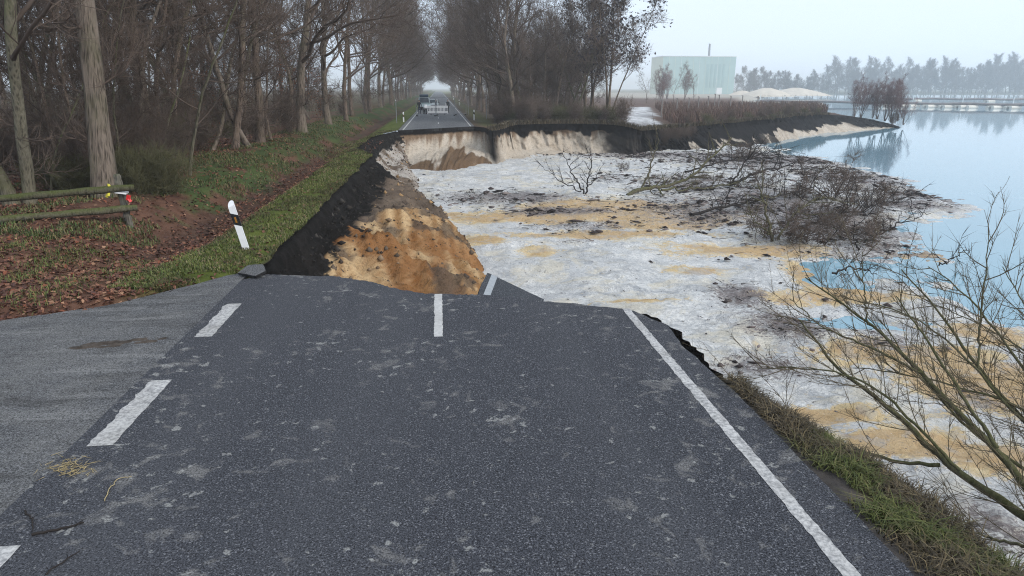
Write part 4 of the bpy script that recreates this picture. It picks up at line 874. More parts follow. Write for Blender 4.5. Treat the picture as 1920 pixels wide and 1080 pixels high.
M['pile'] = simple('sand_pile', (.52, .46, .38), .95, .12, .3); M['pontoon'] = simple('pontoon', (.66, .62, .55), .6, .15, .5); M['pipe'] = simple('rusty_pipe', (.20, .17, .16), .7, .3, 1)
M['straw'] = simple('straw', (.42, .33, .17), .8, .3, 20); M['dirt'] = m_vcol('dirt', 12, .5, .8, .02)
M['line_grey'] = simple('faded_line', (.27, .29, .31), .7, .12, 12)

# ------------------------------------------------------------------ delineator posts
def halfround(w, d, n=9):
    a = np.linspace(0, math.pi, n); return [(-w / 2, -d * .35)] + [(w / 2, -d * .35)] + [(w / 2 * math.cos(t), d * .65 * math.sin(t)) for t in a]
def prism(bm, outline, z0, z1):
    """z0/z1 may be functions of (x, y)"""
    f0 = z0 if callable(z0) else (lambda x, y: z0); f1 = z1 if callable(z1) else (lambda x, y: z1)
    A = [bm.verts.new((x, y, f0(x, y))) for x, y in outline]; B = [bm.verts.new((x, y, f1(x, y))) for x, y in outline]; n = len(A)
    for i in range(n): bm.faces.new((A[i], A[(i + 1) % n], B[(i + 1) % n], B[i]))
    bm.faces.new(A[::-1]); bm.faces.new(B)
def delineator(loc, rot, label, group=None, sc=1.):
    o = empty('delineator_post', loc, 0, sc); o.rotation_euler = rot
    part('post_body', 'white_plastic', o, lambda bm: prism(bm, halfround(.13, .11), -.2, lambda x, y: 1.0 + y * .9 + x * .25))
    b = part('black_band', 'black_plastic', o, lambda bm: prism(bm, halfround(.138, .118), lambda x, y: .56 - x * .5, lambda x, y: .80 - x * .5))
    part('reflector', 'amber', b, lambda bm: bx(bm, (0, -.046, .68), (.035, .012, .12)))
    return tag(o, label, 'delineator', group)
p = at(463, 471, -.02); delineator((p.x, p.y, left_h(np.array([p.x]), np.array([p.y]))[0] - .02), (.05, -.19, .1), 'white delineator post with black band leaning on the grass verge', sc=1.05)
p = at(757, 229); delineator((p.x, p.y, lz(p.x, p.y)), (0, 0, 0), 'upright white delineator post on the ditch side of the far road')
for i, (px, py, lb) in enumerate(((889, 224, 'white delineator post closest to the crater on the cliff side of the far road'), (861, 197, 'second white delineator post from the crater on the cliff side of the far road'), (850, 187, 'third white delineator post from the crater on the cliff side of the far road'))):
    p = at(px, py); delineator((p.x, p.y, .0), (0, 0, 0), lb)
# thin marker rods at the far road
for px, py0, py1, lb in ((744, 231, 190, 'thin grey rod standing in the grass on the ditch side of the far road'), (912, 222, 180, 'thin grey rod standing in the bushes on the cliff side of the far road'), (878, 214, 183, 'thin grey rod just behind the row of white posts on the cliff side')):
    p = at(px, py0); h = (py0 - py1) / ppm(p.y)
    o = empty('marker_rod', (p.x, p.y, lz(p.x, p.y) if p.x < 0 else -.03)); part('rod', 'steel', o, lambda bm: cyl(bm, (0, 0, -.2), (0, 0, h), .035)); part('cap', 'trim', o, lambda bm: cyl(bm, (0, 0, h), (0, 0, h + .08), .05, .03)); tag(o, lb, 'rod')

# ------------------------------------------------------------------ wooden fence with tape
def fence():
    P0 = at(243, 420, .15); d = Vector((-10.6, 15.7, 0)) - Vector((P0.x, P0.y, 0)); d.z = 0; d = d.normalized(); nrm_ = Vector((-d.y, d.x, 0))
    o = empty('wooden_fence', (P0.x, P0.y, max(lz(P0.x, P0.y), .10))); up = Vector((0, 0, 1))
    def log(name, a, b, r, mat, seed, sides=12):
        g = np.random.default_rng(seed); ac = Acc(); n = 26; a, b = np.array(a), np.array(b); t = np.linspace(0, 1, n)[:, None]; P = a * (1 - t) + b * t; P[1:-1] += g.normal(size=(n - 2, 3)) * .006
        rr = np.full(n, r) * (1 + .06 * g.normal(size=n)); rr[0] *= .85; rr[-1] *= .85; P = np.vstack([P[:1], P, P[-1:]]); rr = np.r_[.001, rr, .001]; P[0] -= (b - a) / np.linalg.norm(b - a) * .004; P[-1] += (b - a) / np.linalg.norm(b - a) * .004
        ac.tube(P, rr, sides, .1); return obj(name, ac.mesh(name, mat), o)
    log('post', (.03, .0, -.3), (-.13, .05, 1.28), .085, 'wood_grey', 1)
    for k in (2.6, 5.2, 7.8): q = d * k; log('post', (q.x, q.y, -.35), (q.x - .02, q.y, 1.25), .085, 'wood_grey', 2 + int(k))
    for z, s, sag in ((.96, 11, -.02), (.46, 12, .07)):
        a = -d * .22 + nrm_ * .14; b = d * 8.2 + nrm_ * .14
        if b.y > 0: pass
        log('rail', (a.x, a.y, z), (b.x, b.y, z - .10 + sag), .085, 'wood_moss', s)
    tag(o, 'mossy two-rail wooden fence at the corner of the leaf-strewn wood', 'fence')
    fz = o.location + nrm_ * .14
    t = empty('barrier_tape', o.location); 
    part('white_band', 'white_plastic', t, lambda bm: [bx(bm, (-.04, -.05, .85), (.26, .30, .035), Euler((0, .18, .2)))], .004)
    part('red_tail', 'tape_red', t, lambda bm: [bx(bm, (.15, -.17, .73), (.09, .012, .14), Euler((.2, .35, .3))), bx(bm, (.17, -.16, .67), (.07, .012, .09), Euler((-.3, -.4, .8)))])
    tag(t, 'red and white barrier tape knotted round the fence post', 'tape')
    y = empty('yellow_ribbon', (o.location + d * .32)); part('strip', 'tape_yellow', y, lambda bm: bx(bm, (0, 0, .93), (.05, .36, .25), Euler((0, -.2, math.atan2(d.y, d.x))))); part('knot', 'tape_yellow', y, lambda bm: bx(bm, (.0, -.12, .80), (.06, .05, .07), Euler((.3, .4, .2))), .01)
    tag(y, 'short yellow ribbon wrapped round the upper fence rail', 'ribbon')
fence()

# ------------------------------------------------------------------ broken asphalt pieces
def chunk(name, pts3, thick, label, mat='asphalt_slab', line=None, seed=1, dens=.06, amp=.012):
    P = [Vector(p) for p in pts3]; c = sum(P, Vector()) / len(P); u = (P[1] - P[0]).normalized(); n = (P[1] - P[0]).cross(P[-1] - P[0]).normalized()
    if n.z < 0: n = -n
    v = n.cross(u); L = [((p - c).dot(u), (p - c).dot(v)) for p in P]; L.append(L[0])
    q = jag(L, dens, amp, seed)[:-1]; mt = Matrix((u, v, n)).transposed().to_4x4(); mt.translation = c
    root = empty(name, c); root.rotation_euler = mt.to_euler()
    b = slab('asphalt', [tuple(x) for x in q], 0, thick, mat, 'asphalt_edge', root)
    if line:
        (a, b2, w) = line; l2 = [((Vector(p) - c).dot(u), (Vector(p) - c).dot(v)) for p in (a, b2)]
        dx, dy = l2[1][0] - l2[0][0], l2[1][1] - l2[0][1]; L_ = math.hypot(dx, dy); ox, oy = -dy / L_ * w / 2, dx / L_ * w / 2
        me = mesh_np('line', [(l2[0][0] - ox, l2[0][1] - oy, .005), (l2[1][0] - ox, l2[1][1] - oy, .005), (l2[1][0] + ox, l2[1][1] + oy, .005), (l2[0][0] + ox, l2[0][1] + oy, .005)], [[0, 1, 2, 3]], 'line_grey'); obj('white_line', me, root)
    return tag(root, label, 'asphalt')
A, B, C_ = at_y(913, 511, 13.9), at_y(893, 560, 12.6), at_y(1021, 561, 13.5)
D_ = B + (C_ - A) * .95; 
chunk('fallen_road_slab', [A, B, B + (B - A) * .35, D_ + (B - A) * .5, C_], .20, 'dark slab of broken road with a pale line, tipped down into the crater', 'asphalt_slab', (A + (C_ - A) * .13 , B + (D_ - B) * .13 + (B - A) * .3, .14), 4, .08, .012)
a = at(446, 514, .02); c_ = at(497, 500, .10)
chunk('loose_asphalt_piece', [at(446, 513, .05), at(478, 519, .05), at(497, 505, .16), at(492, 494, .2), at(466, 498, .14)], .05, 'small tilted piece of grey asphalt at the verge end of the break', 'asphalt_side', None, 6, .05, .008)

# ------------------------------------------------------------------ barrier, site fence
p = at(821, 215); BY = p.y
o = empty('white_barrier', (p.x, BY, .02)); W, H_ = 2.62, 1.12
part('frame', 'white_plastic', o, lambda bm: [bx(bm, (0, 0, H_ - .13), (W, .05, .30)), bx(bm, (0, 0, .30), (W, .05, .24)), bx(bm, (-W / 2 - .02, 0, .58), (.06, .052, 1.1)), bx(bm, (W / 2 + .02, 0, .58), (.06, .052, 1.1))], .008)
for k in range(13): part('slat', 'white_plastic', o, lambda bm: bx(bm, (-W / 2 + .2 + k * (W - .4) / 12, 0, .62), (.085, .03, .44)))
for sx in (-.9, .9): part('foot', 'rubber', o, lambda bm: bx(bm, (sx, 0, .05), (.2, .7, .1)), .02)
part('plate', 'black_plastic', o, lambda bm: prism(bm, [(-.14, 0), (0, -.07), (.14, 0), (0, .07)], -.01, .01)).rotation_euler = (math.pi / 2, 0, 0)
o.children[-1].location = (0, -.04, .62)
tag(o, 'white plastic pedestrian barrier with slots across the far road', 'barrier')
def site_fence(px0, px1, py, top, label):
    a, b = at(px0, py), at(px1, py); h = (py - top) / ppm(a.y); w = (b - a).length; o = empty('site_fence', (a.x, a.y, .02), math.atan2(b.y - a.y, b.x - a.x))
    part('frame', 'steel', o, lambda bm: [cyl(bm, (0, 0, .1), (0, 0, h), .03), cyl(bm, (w, 0, .1), (w, 0, h), .03), cyl(bm, (0, 0, h), (w, 0, h), .022), cyl(bm, (0, 0, .18), (w, 0, .18), .022)])
    part('wire_mesh', 'steel', o, lambda bm: [cyl(bm, (w * k / 16, 0, .18), (w * k / 16, 0, h), .003, seg=4) for k in range(1, 16)] + [cyl(bm, (0, 0, .18 + (h - .18) * k / 8), (w, 0, .18 + (h - .18) * k / 8), .003, seg=4) for k in range(1, 8)])
    for x in (.06, w - .06): part('foot', 'rubber', o, lambda bm: bx(bm, (x, 0, .06), (.22, .68, .12)), .02)
    tag(o, label, 'fence')
site_fence(781, 817, 218, 185, 'wire site fence panel in front of the parked cars'); site_fence(818.5, 853, 217, 185, 'wire site fence panel in front of the standing person'); site_fence(853.5, 874, 216, 196, 'low wire fence panel closing the lane beside the cliff-side edge line')

# ------------------------------------------------------------------ vehicles
def car(loc, rz, paint, label, L=4.6, W=1.85, H=1.65, van=False, box=False):
    o = empty('parked_car', loc, rz)       # front faces -Y
    hw = W / 2; sh = .95 if not van else 1.05
    def body(bm):
        prof = [(-L / 2, .35), (-L / 2 - .02, .62), (-L / 2 + .12, .78), (-L / 2 + 1.15, sh), (L / 2 - .1, sh + .02), (L / 2, .8), (L / 2, .35), (L / 2 - .3, .26), (-L / 2 + .3, .26)]
        A = [bm.verts.new((-hw, y, z)) for y, z in prof]; B = [bm.verts.new((hw, y, z)) for y, z in prof]; n = len(A)
        for i in range(n): bm.faces.new((A[i], B[i], B[(i + 1) % n], A[(i + 1) % n]))
        bm.faces.new(A[::-1]); bm.faces.new(B); bmesh.ops.recalc_face_normals(bm, faces=bm.faces)
    part('body', paint, o, body, .06, True)
    y0, y1, y2, y3 = -L / 2 + 1.05, -L / 2 + (1.55 if van else 1.95), L / 2 - (.12 if van else .5), L / 2 - .08
    def hull(bm, e=0.0, z0=sh - .05, z1=H):
        t = hw - .18; q = [(-hw + .04 - e, y0 - e, z0), (hw - .04 + e, y0 - e, z0), (hw - .04 + e, y3 + e, z0), (-hw + .04 - e, y3 + e, z0), (-t, y1, z1), (t, y1, z1), (t, y2, z1), (-t, y2, z1)]
        v = [bm.verts.new(x) for x in q]
        for f in ((0, 1, 5, 4), (1, 2, 6, 5), (2, 3, 7, 6), (3, 0, 4, 7), (4, 5, 6, 7), (3, 2, 1, 0)): bm.faces.new([v[i] for i in f])
    part('cabin', paint, o, hull, .05, True)
    def lerp(a, b, t): return tuple(x * (1 - t) + y * t for x, y in zip(a, b))
    t = hw - .18
    def pane(bm, c, off):
        v = [bm.verts.new(tuple(Vector(x) + Vector(off))) for x in c]; bm.faces.new(v); bmesh.ops.solidify(bm, geom=bm.faces[:], thickness=.01)
    fl, fr_, tl, tr_ = (-hw + .04, y0, sh), (hw - .04, y0, sh), (-t, y1, H), (t, y1, H)
    q = [lerp(lerp(fl, fr_, a), lerp(tl, tr_, a), b) for a, b in ((.08, .12), (.92, .12), (.92, .88), (.08, .88))]; part('windscreen', 'glass', o, lambda bm: pane(bm, q, (0, -.03, .02)))
    for s_ in (-1, 1):
        q2 = [(s_ * (hw - .05), y0 + .45, sh + .08), (s_ * (hw - .05), y3 - .3, sh + .08), (s_ * (t + .03), y2 - .15, H - .14), (s_ * (t + .03), y1 + .12, H - .14)]; part('side_window', 'glass', o, lambda bm: pane(bm, q2, (s_ * .015, 0, 0)))
        part('headlight', 'lamp', o, lambda bm: bx(bm, (s_ * (hw - .28), -L / 2 + .02, .68), (.38, .12, .16)), .03)
        part('mirror', 'black_plastic', o, lambda bm: bx(bm, (s_ * (hw + .1), y0 + .5, sh + .08), (.2, .1, .15)), .03)
        for yy in (-L / 2 + .85, L / 2 - .85):
            w = part('wheel', 'rubber', o, lambda bm: cyl(bm, (s_ * (hw - .2), yy, .33), (s_ * (hw + .01), yy, .33), .33, seg=20), .03); part('rim', 'steel', w, lambda bm: cyl(bm, (s_ * (hw - .02), yy, .33), (s_ * (hw + .025), yy, .33), .2, seg=14))
    part('grille', 'black_plastic', o, lambda bm: bx(bm, (0, -L / 2 - .01, .50), (W * .6, .06, .18)), .01)
    if box: part('roof_box', 'roofbox', o, lambda bm: bx(bm, (0, .1, H + .22), (W * .72, 2.1, .40)), .12, True)
    tag(o, label, 'car')
car((at_y(795, 200, 108).x, 110, .02), .03, 'car_silver', 'silver-green van with a dark roof box parked facing the crater', 4.9, 1.95, 2.0, True, True)
car((at_y(812, 200, 116).x, 119, .02), -.02, 'car_grey', 'grey car parked beside the silver-green van behind the barrier', 4.4, 1.8, 1.5)
def motorbike(loc, rz, label):
    o = empty('motorbike', loc, rz)
    for y in (-.72, .72):
        w = part('wheel', 'rubber', o, lambda bm: cyl(bm, (-.07, y, .33), (.07, y, .33), .33, seg=20), .02); part('rim', 'steel', w, lambda bm: cyl(bm, (-.075, y, .33), (.075, y, .33), .2, seg=14))
    part('fairing', 'white_plastic', o, lambda bm: [bx(bm, (0, -.55, .86), (.52, .5, .36), Euler((-.4, 0, 0))), bx(bm, (0, -.45, 1.12), (.36, .1, .3), Euler((-.5, 0, 0)))], .06, True)
    part('engine', 'black_plastic', o, lambda bm: bx(bm, (0, 0, .45), (.42, .7, .42)), .06); part('tank', 'white_plastic', o, lambda bm: bx(bm, (0, -.1, .86), (.34, .5, .26)), .08, True)
    part('seat', 'black_plastic', o, lambda bm: bx(bm, (0, .45, .82), (.32, .7, .14)), .04); part('handlebar', 'steel', o, lambda bm: cyl(bm, (-.4, -.35, 1.08), (.4, -.35, 1.08), .02)); part('fork', 'steel', o, lambda bm: [cyl(bm, (s_ * .11, -.72, .33), (s_ * .11, -.4, 1.0), .025) for s_ in (-1, 1)])
    for s_ in (-1, 1): part('pannier', 'black_plastic', o, lambda bm: bx(bm, (s_ * .33, .62, .68), (.22, .5, .4)), .05)
    tag(o, label, 'motorbike')
p = at(797, 214.5); motorbike((p.x, p.y + .9, .02), .25, 'motorbike with white fairing and black tyres next to the white barrier')

# ------------------------------------------------------------------ people
def person(loc, rz, jacket, trousers, label, arm=0.15, step=.08, h=1.78):
    k = h / 1.78; J = dict(pel=(0, 0, .95), sp=(0, .01, 1.15), ch=(0, .0, 1.36), nk=(0, .01, 1.5), nk2=(0, -.005, 1.57), hd=(0, -.02, 1.66), hd2=(0, -.01, 1.74))
    E = [('pel', 'sp'), ('sp', 'ch'), ('ch', 'nk'), ('nk', 'nk2'), ('nk2', 'hd'), ('hd', 'hd2')]; Rr = dict(pel=.15, sp=.145, ch=.16, nk=.07, nk2=.06, hd=.098, hd2=.075)
    for s_, n in ((-1, 'l'), (1, 'r')):
        yo = s_ * step
        for nm, v, r in (('hip', (s_ * .1, 0, .88), .095), ('kn', (s_ * .11, yo * .6 - .02, .5), .065), ('an', (s_ * .12, yo + .02, .1), .045), ('toe', (s_ * .13, yo - .14, .04), .04),
                         ('sh', (s_ * .19, 0, 1.42), .07), ('el', (s_ * (.25 + arm * .2), .03, 1.14), .048), ('wr', (s_ * (.25 + arm * .3), -.08, .90), .034), ('ha', (s_ * (.25 + arm * .3), -.10, .82), .04), ('fi', (s_ * (.245 + arm * .3), -.12, .75), .02), ('th', (s_ * (.22 + arm * .3), -.15, .82), .015)):
            J[nm + n] = v; Rr[nm + n] = r
        E += [('pel', 'hip' + n), ('hip' + n, 'kn' + n), ('kn' + n, 'an' + n), ('an' + n, 'toe' + n), ('ch', 'sh' + n), ('sh' + n, 'el' + n), ('el' + n, 'wr' + n), ('wr' + n, 'ha' + n), ('ha' + n, 'fi' + n), ('ha' + n, 'th' + n)]
    names = list(J); me = bpy.data.meshes.new('b'); me.from_pydata([tuple(c * k for c in J[n]) for n in names], [(names.index(a), names.index(b)) for a, b in E], [])
    ob = bpy.data.objects.new('b', me); COL.objects.link(ob); sk = ob.modifiers.new('s', 'SKIN')
    for i, n in enumerate(names): me.skin_vertices[0].data[i].radius = (Rr[n] * k, Rr[n] * k * (.72 if n in ('sp', 'ch', 'pel') else 1))
    me.skin_vertices[0].data[0].use_root = True; sub = ob.modifiers.new('u', 'SUBSURF'); sub.levels = 1; sub.render_levels = 1
    dg = bpy.context.evaluated_depsgraph_get(); m2 = bpy.data.meshes.new_from_object(ob.evaluated_get(dg)); bpy.data.objects.remove(ob)
    for m_ in (jacket, trousers, 'skin', 'rubber'): m2.materials.append(M[m_])
    for pl in m2.polygons:
        z = pl.center.z / k; x = abs(pl.center.x) / k; pl.use_smooth = True; pl.material_index = 3 if z < .10 else 2 if z > 1.52 or (z < .87 and x > .2) else 0 if z > .93 or x > .2 else 1
    root = empty('person', loc, rz); m2.name = 'body'; obj('body', m2, root)
    def hair(bm): bmesh.ops.create_uvsphere(bm, u_segments=14, v_segments=8, radius=.112 * k, matrix=Matrix.Translation((0, .012 * k, 1.70 * k)) @ Matrix.Diagonal((.95, 1.05, .95, 1))); bmesh.ops.delete(bm, geom=[v for v in bm.verts if v.co.z < 1.67 * k or (v.co.y < -.06 * k and v.co.z < 1.74 * k)], context='VERTS')
    part('hair', 'hair', root, hair, 0, True)
    tag(root, label, 'person')
p = at(840, 212); person((p.x, p.y, .02), .6, 'cloth_black', 'cloth_black', 'person in dark clothes standing on the road at the end of the white barrier', .1, .05, 1.82)
p = at(786.5, 214); person((p.x, p.y + .5, .02), -.5, 'cloth_black', 'cloth_blue', 'person in black jacket standing beside the motorbike', .4, .06, 1.8)
person((at_y(817.5, 200, 101).x, 101, .02), 1.2, 'cloth_blue', 'cloth_black', 'person in dark blue jacket between the cars and the barrier', .2, .1, 1.76)

# ------------------------------------------------------------------ factory, sand piles, pipelines
def factory():
    Y = 470; x0, x1 = at_y(1240, 170, Y).x, at_y(1375, 170, Y).x; zt = at_y(1300, 106, Y).z; o = empty('factory_building', ((x0 + x1) / 2, Y, -1.2)); w = x1 - x0; h = zt + 1.2; d = 26
    part('wall', 'factory', o, lambda bm: bx(bm, (0, d / 2, h / 2), (w, d, h)))
    part('side_wall', 'factory_side', o, lambda bm: bx(bm, (-w / 2 - .06, d / 2, h / 2), (.1, d - .1, h - .1)))
    part('roof_trim', 'trim', o, lambda bm: bx(bm, (0, d / 2, h + .25), (w + .5, d + .5, .5)))
    for k in range(1, 12): part('cladding_seam', 'factory_side' if k % 3 else 'trim', o, lambda bm: bx(bm, (-w / 2 + w * k / 12, -.06, h / 2 - .1), (.12, .1, h - .6)))
    for k in range(5): part('cladding_band', 'factory_band', o, lambda bm: bx(bm, (w * (.12 + .055 * k), -.08, h * .5), (1.6, .12, h * .62)))
    part('door', 'trim', o, lambda bm: bx(bm, (w * .3, -.1, 2.4), (4, .15, 4.8)))
    ch = part('chimney', 'steel', o, lambda bm: [cyl(bm, (w / 2 * .36, 8, h - .2), (w / 2 * .36, 8, h + 9), .8, .7, 14)]); part('chimney_rim', 'trim', ch, lambda bm: cyl(bm, (w / 2 * .36, 8, h + 8.7), (w / 2 * .36, 8, h + 9.3), .85, .85, 14))
    tag(o, 'tall pale green factory hall with a thin chimney beyond the reeds', 'building')
factory()
def pile(px, Y, w, h, seed, label):
    r = np.linspace(0, 1, 22); a = np.linspace(0, 2 * math.pi, 49); RR, AA = np.meshgrid(r, a, indexing='ij'); x = RR * np.cos(AA); y = RR * np.sin(AA)
    f = np.clip(1 - RR * (.9 + .35 * fbm(np.cos(AA) * 1.5 + seed, np.sin(AA) * 1.5, 3, seed)), 0, 1) ** .85; z = h * np.minimum(f, .86 + .1 * vnoise(x * 4, y * 4, seed)) - .6 * RR ** 3
    o = empty('sand_pile', (at_y(px, 170, Y).x, Y, -1.0)); part_ = grid('heap', np.stack([x * w / 2, y * w / 3, z], -1), 'pile', parent=o)
    g = np.random.default_rng(seed); ac = Acc(); c = np.stack([g.normal(size=40) * w * .3, -w / 3.2 + g.random(40) * 2, np.full(40, -.1)], -1); ac.quads(c, .6, g); obj('spill', ac.mesh('spill', 'pile', False), o)
    tag(o, label, 'sand pile')
pile(1438, 400, 34, 5.0, 3, 'pale conical sand heap at the foot of the green factory'); pile(1492, 430, 52, 5.0, 5, 'long pale sand heap on the shore to the lake side of the factory'); pile(1392, 420, 22, 3.2, 8, 'small low sand heap just in front of the factory wall')
def pipeline(pa, pb, pont, r, label, zoff=.8):
    a, b = at(*pa, LAKE_Z + .9), at(*pb, LAKE_Z + .9); o = empty('floating_pipeline', (a.x, a.y, LAKE_Z)); d = b - a; n = 40
    P = np.array([tuple(d * t) for t in np.linspace(0, 1, n)]); P[:, 1] += np.sin(np.linspace(0, 9, n)) * 3; P[:, 2] = 1.25 + .12 * np.sin(np.linspace(0, 30, n)); ac = Acc(); ac.tube(P, np.full(n, r), 8); obj('pipe', ac.mesh('pipe', 'pipe'), o)
    for i, px in enumerate(pont):
        t = (px - pa[0]) / (pb[0] - pa[0]); q = P[min(n - 1, max(0, int(t * (n - 1))))]
        part('pontoon', 'pontoon', o, lambda bm: [cyl(bm, (q[0] - 1.6, q[1] + s_ * 1.1, .25), (q[0] + 1.6, q[1] + s_ * 1.1, .25), .62, seg=12) for s_ in (-1, 1)] + [bx(bm, (q[0], q[1], .75), (2.4, 2.6, .3))])
        if i % 3 == 0: part('post', 'trim', o, lambda bm: cyl(bm, (q[0], q[1], 1), (q[0], q[1], 3.4), .12))
    tag(o, label, 'pipeline')
pipeline((1425, 191), (2060, 201), (1440, 1475, 1530, 1577, 1702, 1735, 1757, 1795, 1817, 1855, 1878, 1917, 1960, 2000), .42, 'rusty pipeline on pale pontoons floating across the lake, closest to the birches')
pipeline((1660, 186.5), (2060, 188.5), (1733, 1857, 1990), .45, 'thin dark pipeline floating on the lake behind the pontoon line')
# fence posts among the reeds
for i, (px, py0, py1) in enumerate(((1240, 219, 194), (1269, 206, 192), (1291, 205, 191), (1309, 205, 189), (1327, 206, 188), (1339, 206, 184), (1347, 204, 186), (1369, 203, 188), (1391, 200, 187), (1420, 199, 188))):
    Y = np.interp(px, [1240, 1420], [96, 128]); b = at_y(px, py0, Y); t_ = at_y(px, py1 - 8, Y); o = empty('reed_fence_post', (b.x, Y, -.8)); h = t_.z + .8
    part('post', 'concrete', o, lambda bm: bx(bm, (0, 0, h / 2), (.14, .14, h)), .02); part('arm', 'concrete', o, lambda bm: bx(bm, (-.45 if i == 0 else -.12, 0, h - .04), (.9 if i == 0 else .22, .1, .1)))
    tag(o, 'grey concrete post with a cross arm at the bend of the pale path' if i == 0 else ORD[i] + ' concrete post in the reeds counted from the path bend', 'post', None if i == 0 else 'concrete posts among the reeds')
for px, py, lb in ((1157, 216, 'dark thin stake at the wood corner beside the pale path'), (1172, 222, 'dark thin stake at the cliff end beside the pale path')):
    p = at(px, py, -.1); o = empty('stake', (p.x, p.y, -.2)); part('shaft', 'wood_grey', o, lambda bm: cyl(bm, (0, 0, -.2), (.03, 0, 1.35), .05, .045)); part('tip', 'wood_grey', o, lambda bm: cyl(bm, (.03, 0, 1.35), (.032, 0, 1.45), .045, .01)); tag(o, lb, 'stake')

# ------------------------------------------------------------------ bare bush leaning in from the right, close to the road
def side_shoots(g, ac, P, r0, every, L, r, lv2, upb=.35, left=0.):
    d = np.r_[0, np.cumsum(np.linalg.norm(np.diff(P, axis=0), axis=1))]; n = int(d[-1] / every)
    for k in range(n):
        t = (k + g.random()) / n
        if t < .12: continue
        q, dd = along(P, min(t, .995)); c = nrm(spread(g, dd, R(28 + 30 * g.random()), g.random() * 6.3) + np.array([left, 0, upb]))
        B = path(g, q, c, L * (.5 + g.random()) * (1.1 - .5 * t), 6, .10, .35); ac.tube(B, np.linspace(r, r * .3, 7), 4)
        m = lv2; tt = .15 + .85 * g.random(m); q2, d2 = along(B, tt); e = nrm(d2 + g.normal(size=(m, 3)) * .55 + np.array([0, 0, .25])); ac.twigs(q2, q2 + e * (.10 + .28 * g.random(m))[:, None], .0028)
        for j in range(m // 3):
            q3, d3 = along(B, .3 + .6 * g.random()); C2 = path(g, q3, nrm(d3 + g.normal(size=3) * .5), .35 * (.5 + g.random()), 4, .12, .2); ac.tube(C2, np.linspace(r * .5, .0018, 5), 3)
            q4, d4 = along(C2, g.random(5)); ac.twigs(q4, q4 + nrm(d4 + g.normal(size=(5, 3)) * .6) * (.06 + .16 * g.random(5))[:, None], .0025)
def near_bush(stems, name, label, root, seed, cat='bush'):
    g = np.random.default_rng(seed); st = Acc(); tw = Acc(); rt = np.array(root)
    for px, Y0, Y1, r0, r1, from_root in stems:
        n = len(px); pts = [np.array(at_y(x, y, Y0 + (Y1 - Y0) * i / (n - 1))) for i, (x, y) in enumerate(px)]
        if from_root: pts = [rt + g.normal(size=3) * .05] + pts
        P = np.array(pts); dd = np.r_[0, np.cumsum(np.linalg.norm(np.diff(P, axis=0), axis=1))]; s_ = np.linspace(0, dd[-1], 26); Q = np.stack([np.interp(s_, dd, P[:, k]) for k in range(3)], -1)
        for _ in range(3): Q[1:-1] = (Q[:-2] + 2 * Q[1:-1] + Q[2:]) / 4
        Q[1:-1] += g.normal(size=(24, 3)) * .008; st.tube(Q, np.linspace(r0 * 1.2, r1 * 1.3, 26), 8, .12); side_shoots(g, tw, Q, r0, .14, .85, .0075, 7, .10, -.12)
    o = empty(name, tuple(rt)); 
    for nm, ac, mt in (('stems', st, 'bark_bush'), ('twigs', tw, 'twig_bush')):
        ac.V = [v - rt for v in ac.V]; q_ = obj(nm, ac.mesh(nm, mt, nm == 'stems'), o)
        if nm == 'twigs': q_['kind'] = 'stuff'
    tag(o, label, cat)
near_bush([([(1990, 1010), (1920, 968), (1840, 915), (1762, 862), (1682, 773), (1567, 690), (1500, 600)], 5.4, 7.9, .062, .008, True),
           ([(1990, 985), (1920, 915), (1865, 833), (1768, 747), (1722, 690), (1636, 609), (1510, 520)], 5.4, 8.4, .05, .006, True),
           ([(1762, 872), (1682, 868), (1590, 839), (1498, 804), (1372, 713)], 6.2, 7.6, .022, .004, False),
           ([(1800, 882), (1720, 800), (1640, 722), (1540, 690), (1420, 690)], 6.0, 7.8, .018, .004, False),
           ([(1730, 700), (1640, 655), (1540, 612), (1480, 560)], 7.2, 8.4, .016, .004, False),
           ([(1627, 609), (1620, 540), (1616, 471)], 7.9, 8.1, .010, .003, False),
           ([(1870, 840), (1800, 735), (1740, 640), (1680, 555)], 5.9, 7.6, .02, .005, False)],
          'leaning_bush', 'mossy multi-stemmed bare bush leaning over the silt from the road shoulder', (5.95, 4.7, -1.4), 51)
near_bush([([(2020, 900), (1930, 800), (1831, 690), (1774, 600), (1690, 505)], 6.4, 8.4, .042, .006, True),
           ([(2010, 800), (1925, 700), (1860, 610), (1800, 540), (1740, 500)], 6.6, 8.6, .03, .005, True),
           ([(1834, 690), (1838, 600), (1848, 520), (1854, 430)], 7.0, 7.4, .012, .003, False),
           ([(2000, 830), (1915, 760), (1850, 740), (1700, 700), (1600, 690)], 6.6, 8.0, .026, .005, True),
           ([(2030, 760), (1960, 640), (1915, 560), (1880, 500)], 6.8, 8.2, .024, .004, True),
           ([(2010, 870), (1900, 775), (1800, 655), (1700, 585), (1590, 560)], 6.4, 8.4, .026, .004, True), ([(2000, 930), (1900, 868), (1800, 790), (1720, 700), (1650, 600)], 6.2, 8.0, .028, .005, True), ([(2000, 720), (1900, 640), (1820, 600), (1750, 570)], 6.9, 8.4, .02, .004, True)],
          'upright_bush', 'bare bush with upright whippy shoots behind the leaning mossy bush', (7.3, 5.4, -2.0), 52)
# small dead branch on the silt by the shoulder
near_bush([([(1960, 1030), (1900, 1020), (1830, 1000), (1790, 985)], 5.0, 5.8, .02, .004, False)], 'dead_branch', 'dark dead branch lying below the grassy shoulder', tuple(at_y(1960, 1030, 5.0)), 53, 'branch')

